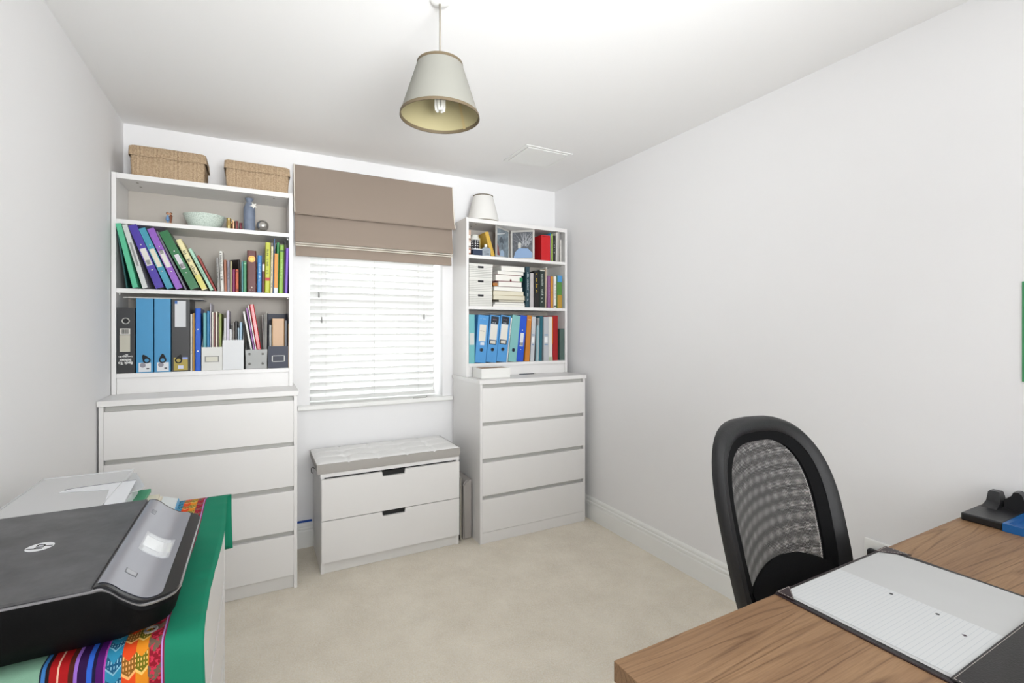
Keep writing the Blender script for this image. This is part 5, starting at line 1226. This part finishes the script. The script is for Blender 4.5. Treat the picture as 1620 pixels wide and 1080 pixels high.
b = BM(); rings_ = [chairring(scaleo(Om, 1.01), .000), chairring(scaleo(Om, 1.0), .014), chairring(Oi, .010), chairring(scaleo(Oi, .99), .002)]
VV = loft(b, rings_, False, False, True, 0, True)
for i in range(n_): b.faces.new([VV[-1][i], VV[-1][(i + 1) % n_], VV[0][(i + 1) % n_], VV[0][i]])
obj('inner_frame', b, SKD, oc)
# mesh fabric: real open weave by alpha pattern on two taut layers
def mesh_mat(name, sc, col, seed):
    global nt
    m, nt, pb = newmat(name); L = nt.links.new; uvn = nt.nodes.new('ShaderNodeUVMap'); s = nt.nodes.new('ShaderNodeSeparateXYZ'); L(uvn.outputs[0], s.inputs[0])
    sgy = mth('FRACT', mth('MULTIPLY', s.outputs['Y'], sc)); row = mth('FLOOR', mth('MULTIPLY', s.outputs['Y'], sc))
    sgx = mth('FRACT', mth('ADD', mth('MULTIPLY', s.outputs['X'], sc * .8), mth('MULTIPLY', row, .5)))
    dx = mth('SUBTRACT', sgx, .5); dy = mth('SUBTRACT', sgy, .5)
    hole = mth('LESS_THAN', mth('ADD', mth('MULTIPLY', dx, dx), mth('MULTIPLY', dy, dy)), .15)
    L(mth('SUBTRACT', 1, hole), pb.inputs['Alpha']); pb.inputs['Base Color'].default_value = lin(col); pb.inputs['Roughness'].default_value = .6
    return m
def meshlayer(name, o, d, mat, bulge):
    b = BM(); uvl = b.loops.layers.uv.new('UVMap'); cv_ = sum(p[1] for p in o) / len(o); R_ = 10
    c0 = b.verts.new(CP(0, cv_, d - bulge)); uvs = {c0: (0, cv_)}; prev = None
    for k in range(1, R_ + 1):
        f = k / R_; row = []
        for (u, v) in o:
            uu, vv = u * f, cv_ + (v - cv_) * f; w_ = b.verts.new(CP(uu, vv, d - bulge * (1 - f * f))); uvs[w_] = (uu, vv); row.append(w_)
        n = len(row)
        for i in range(n):
            f_ = b.faces.new([c0, row[i], row[(i + 1) % n]] if prev is None else [prev[i], row[i], row[(i + 1) % n], prev[(i + 1) % n]]); f_.smooth = True
        prev = row
    for f_ in b.faces:
        for l in f_.loops: l[uvl].uv = uvs[l.vert]
    return obj(name, b, mat, oc)
meshlayer('back_mesh', scaleo(Oi, 1.01), .004, mesh_mat('chair_mesh', 330, '#1D1D1F', 1), .006)
meshlayer('rear_mesh', scaleo(Oi, 1.01), -.006, mesh_mat('chair_mesh_rear', 296, '#111113', 2), .004)
# lumbar pad
b = BM(); NN = 20; rows = []
for j in range(9):
    f = j / 8; row = []
    for i in range(NN + 1):
        t = i / NN * 2 - 1; vt = .000 - .045 * t * t; vb = -.130; u = t * .172
        v = vb + (vt - vb) * f; row.append(CP(u, v, .010 + .022 * sin(pi * (.12 + .80 * f)) ** .8 * (1 - .35 * t * t)))
    rows.append(row)
loft(b, rows, False, False, False, 0, True); bmesh.ops.recalc_face_normals(b, faces=b.faces); solid(b, .01); obj('lumbar_pad', b, SKD, oc)
b = BM(); tube(b, [(1.868, -2.345, .50), (1.868, -2.365, .55), (1.868, -2.36, .60)], [.022, .022, .012], 10); tube(b, [(1.868, -2.345, .50), (1.868, -2.38, .435), (1.868, -2.50, .43)], .02, 10); obj('back_bracket', b, BLACKP, oc)
b = BM(); box(b, 1.635, 2.101, -2.83, -2.37, .445, .515, bev=.025); obj('seat', b, SKD, oc)
for s in (-1, 1):
    b = BM(); x = 1.868 + s * .262; tube(b, [(1.868 + s * .20, -2.56, .44), (x, -2.56, .45), (x + s * .01, -2.56, .52), (x + s * .01, -2.56, .655)], .014, 10); ar = obj('arm', b, BLACKP, oc)
    b = BM(); box(b, x - .025, x + .045 * 0 + .035, -2.66, -2.44, .655, .680, bev=.01); obj('arm_pad', b, SKD, ar)
b = BM(); lathe(b, [(.025, .10), (.025, .30), (.016, .30), (.016, .445)], 1.868, -2.58, 20, True, True); obj('gas_stem', b, CHROME, oc)
for k in range(5):
    a = k * 2 * pi / 5 + .3; ex, ey = 1.868 + .27 * cos(a), -2.58 + .27 * sin(a)
    b = BM(); tube(b, [(1.868, -2.58, .115), (1.868 + .14 * cos(a), -2.58 + .14 * sin(a), .10), (ex, ey, .075)], [.024, .020, .013], 10); st_ = obj('base_spoke', b, BLACKP, oc)
    b = BM(); 
    for s in (-1, 1):
        px_, py_ = ex - s * .014 * sin(a), ey + s * .014 * cos(a); r2 = BM(); lathe(r2, [(.027, -.008), (.0285, 0), (.027, .008)], 0, 0, 18, True, True)
        r2.transform(Matrix.Translation((px_, py_, .0295)) @ Matrix.Rotation(a, 4, 'Z') @ Matrix.Rotation(R(90), 4, 'X')); me_ = bpy.data.meshes.new('tmp'); r2.to_mesh(me_); b.from_mesh(me_); r2.free(); bpy.data.meshes.remove(me_)
    tube(b, [(ex, ey, .03), (ex, ey, .075)], .007, 8); obj('castor', b, BLACKP, st_)
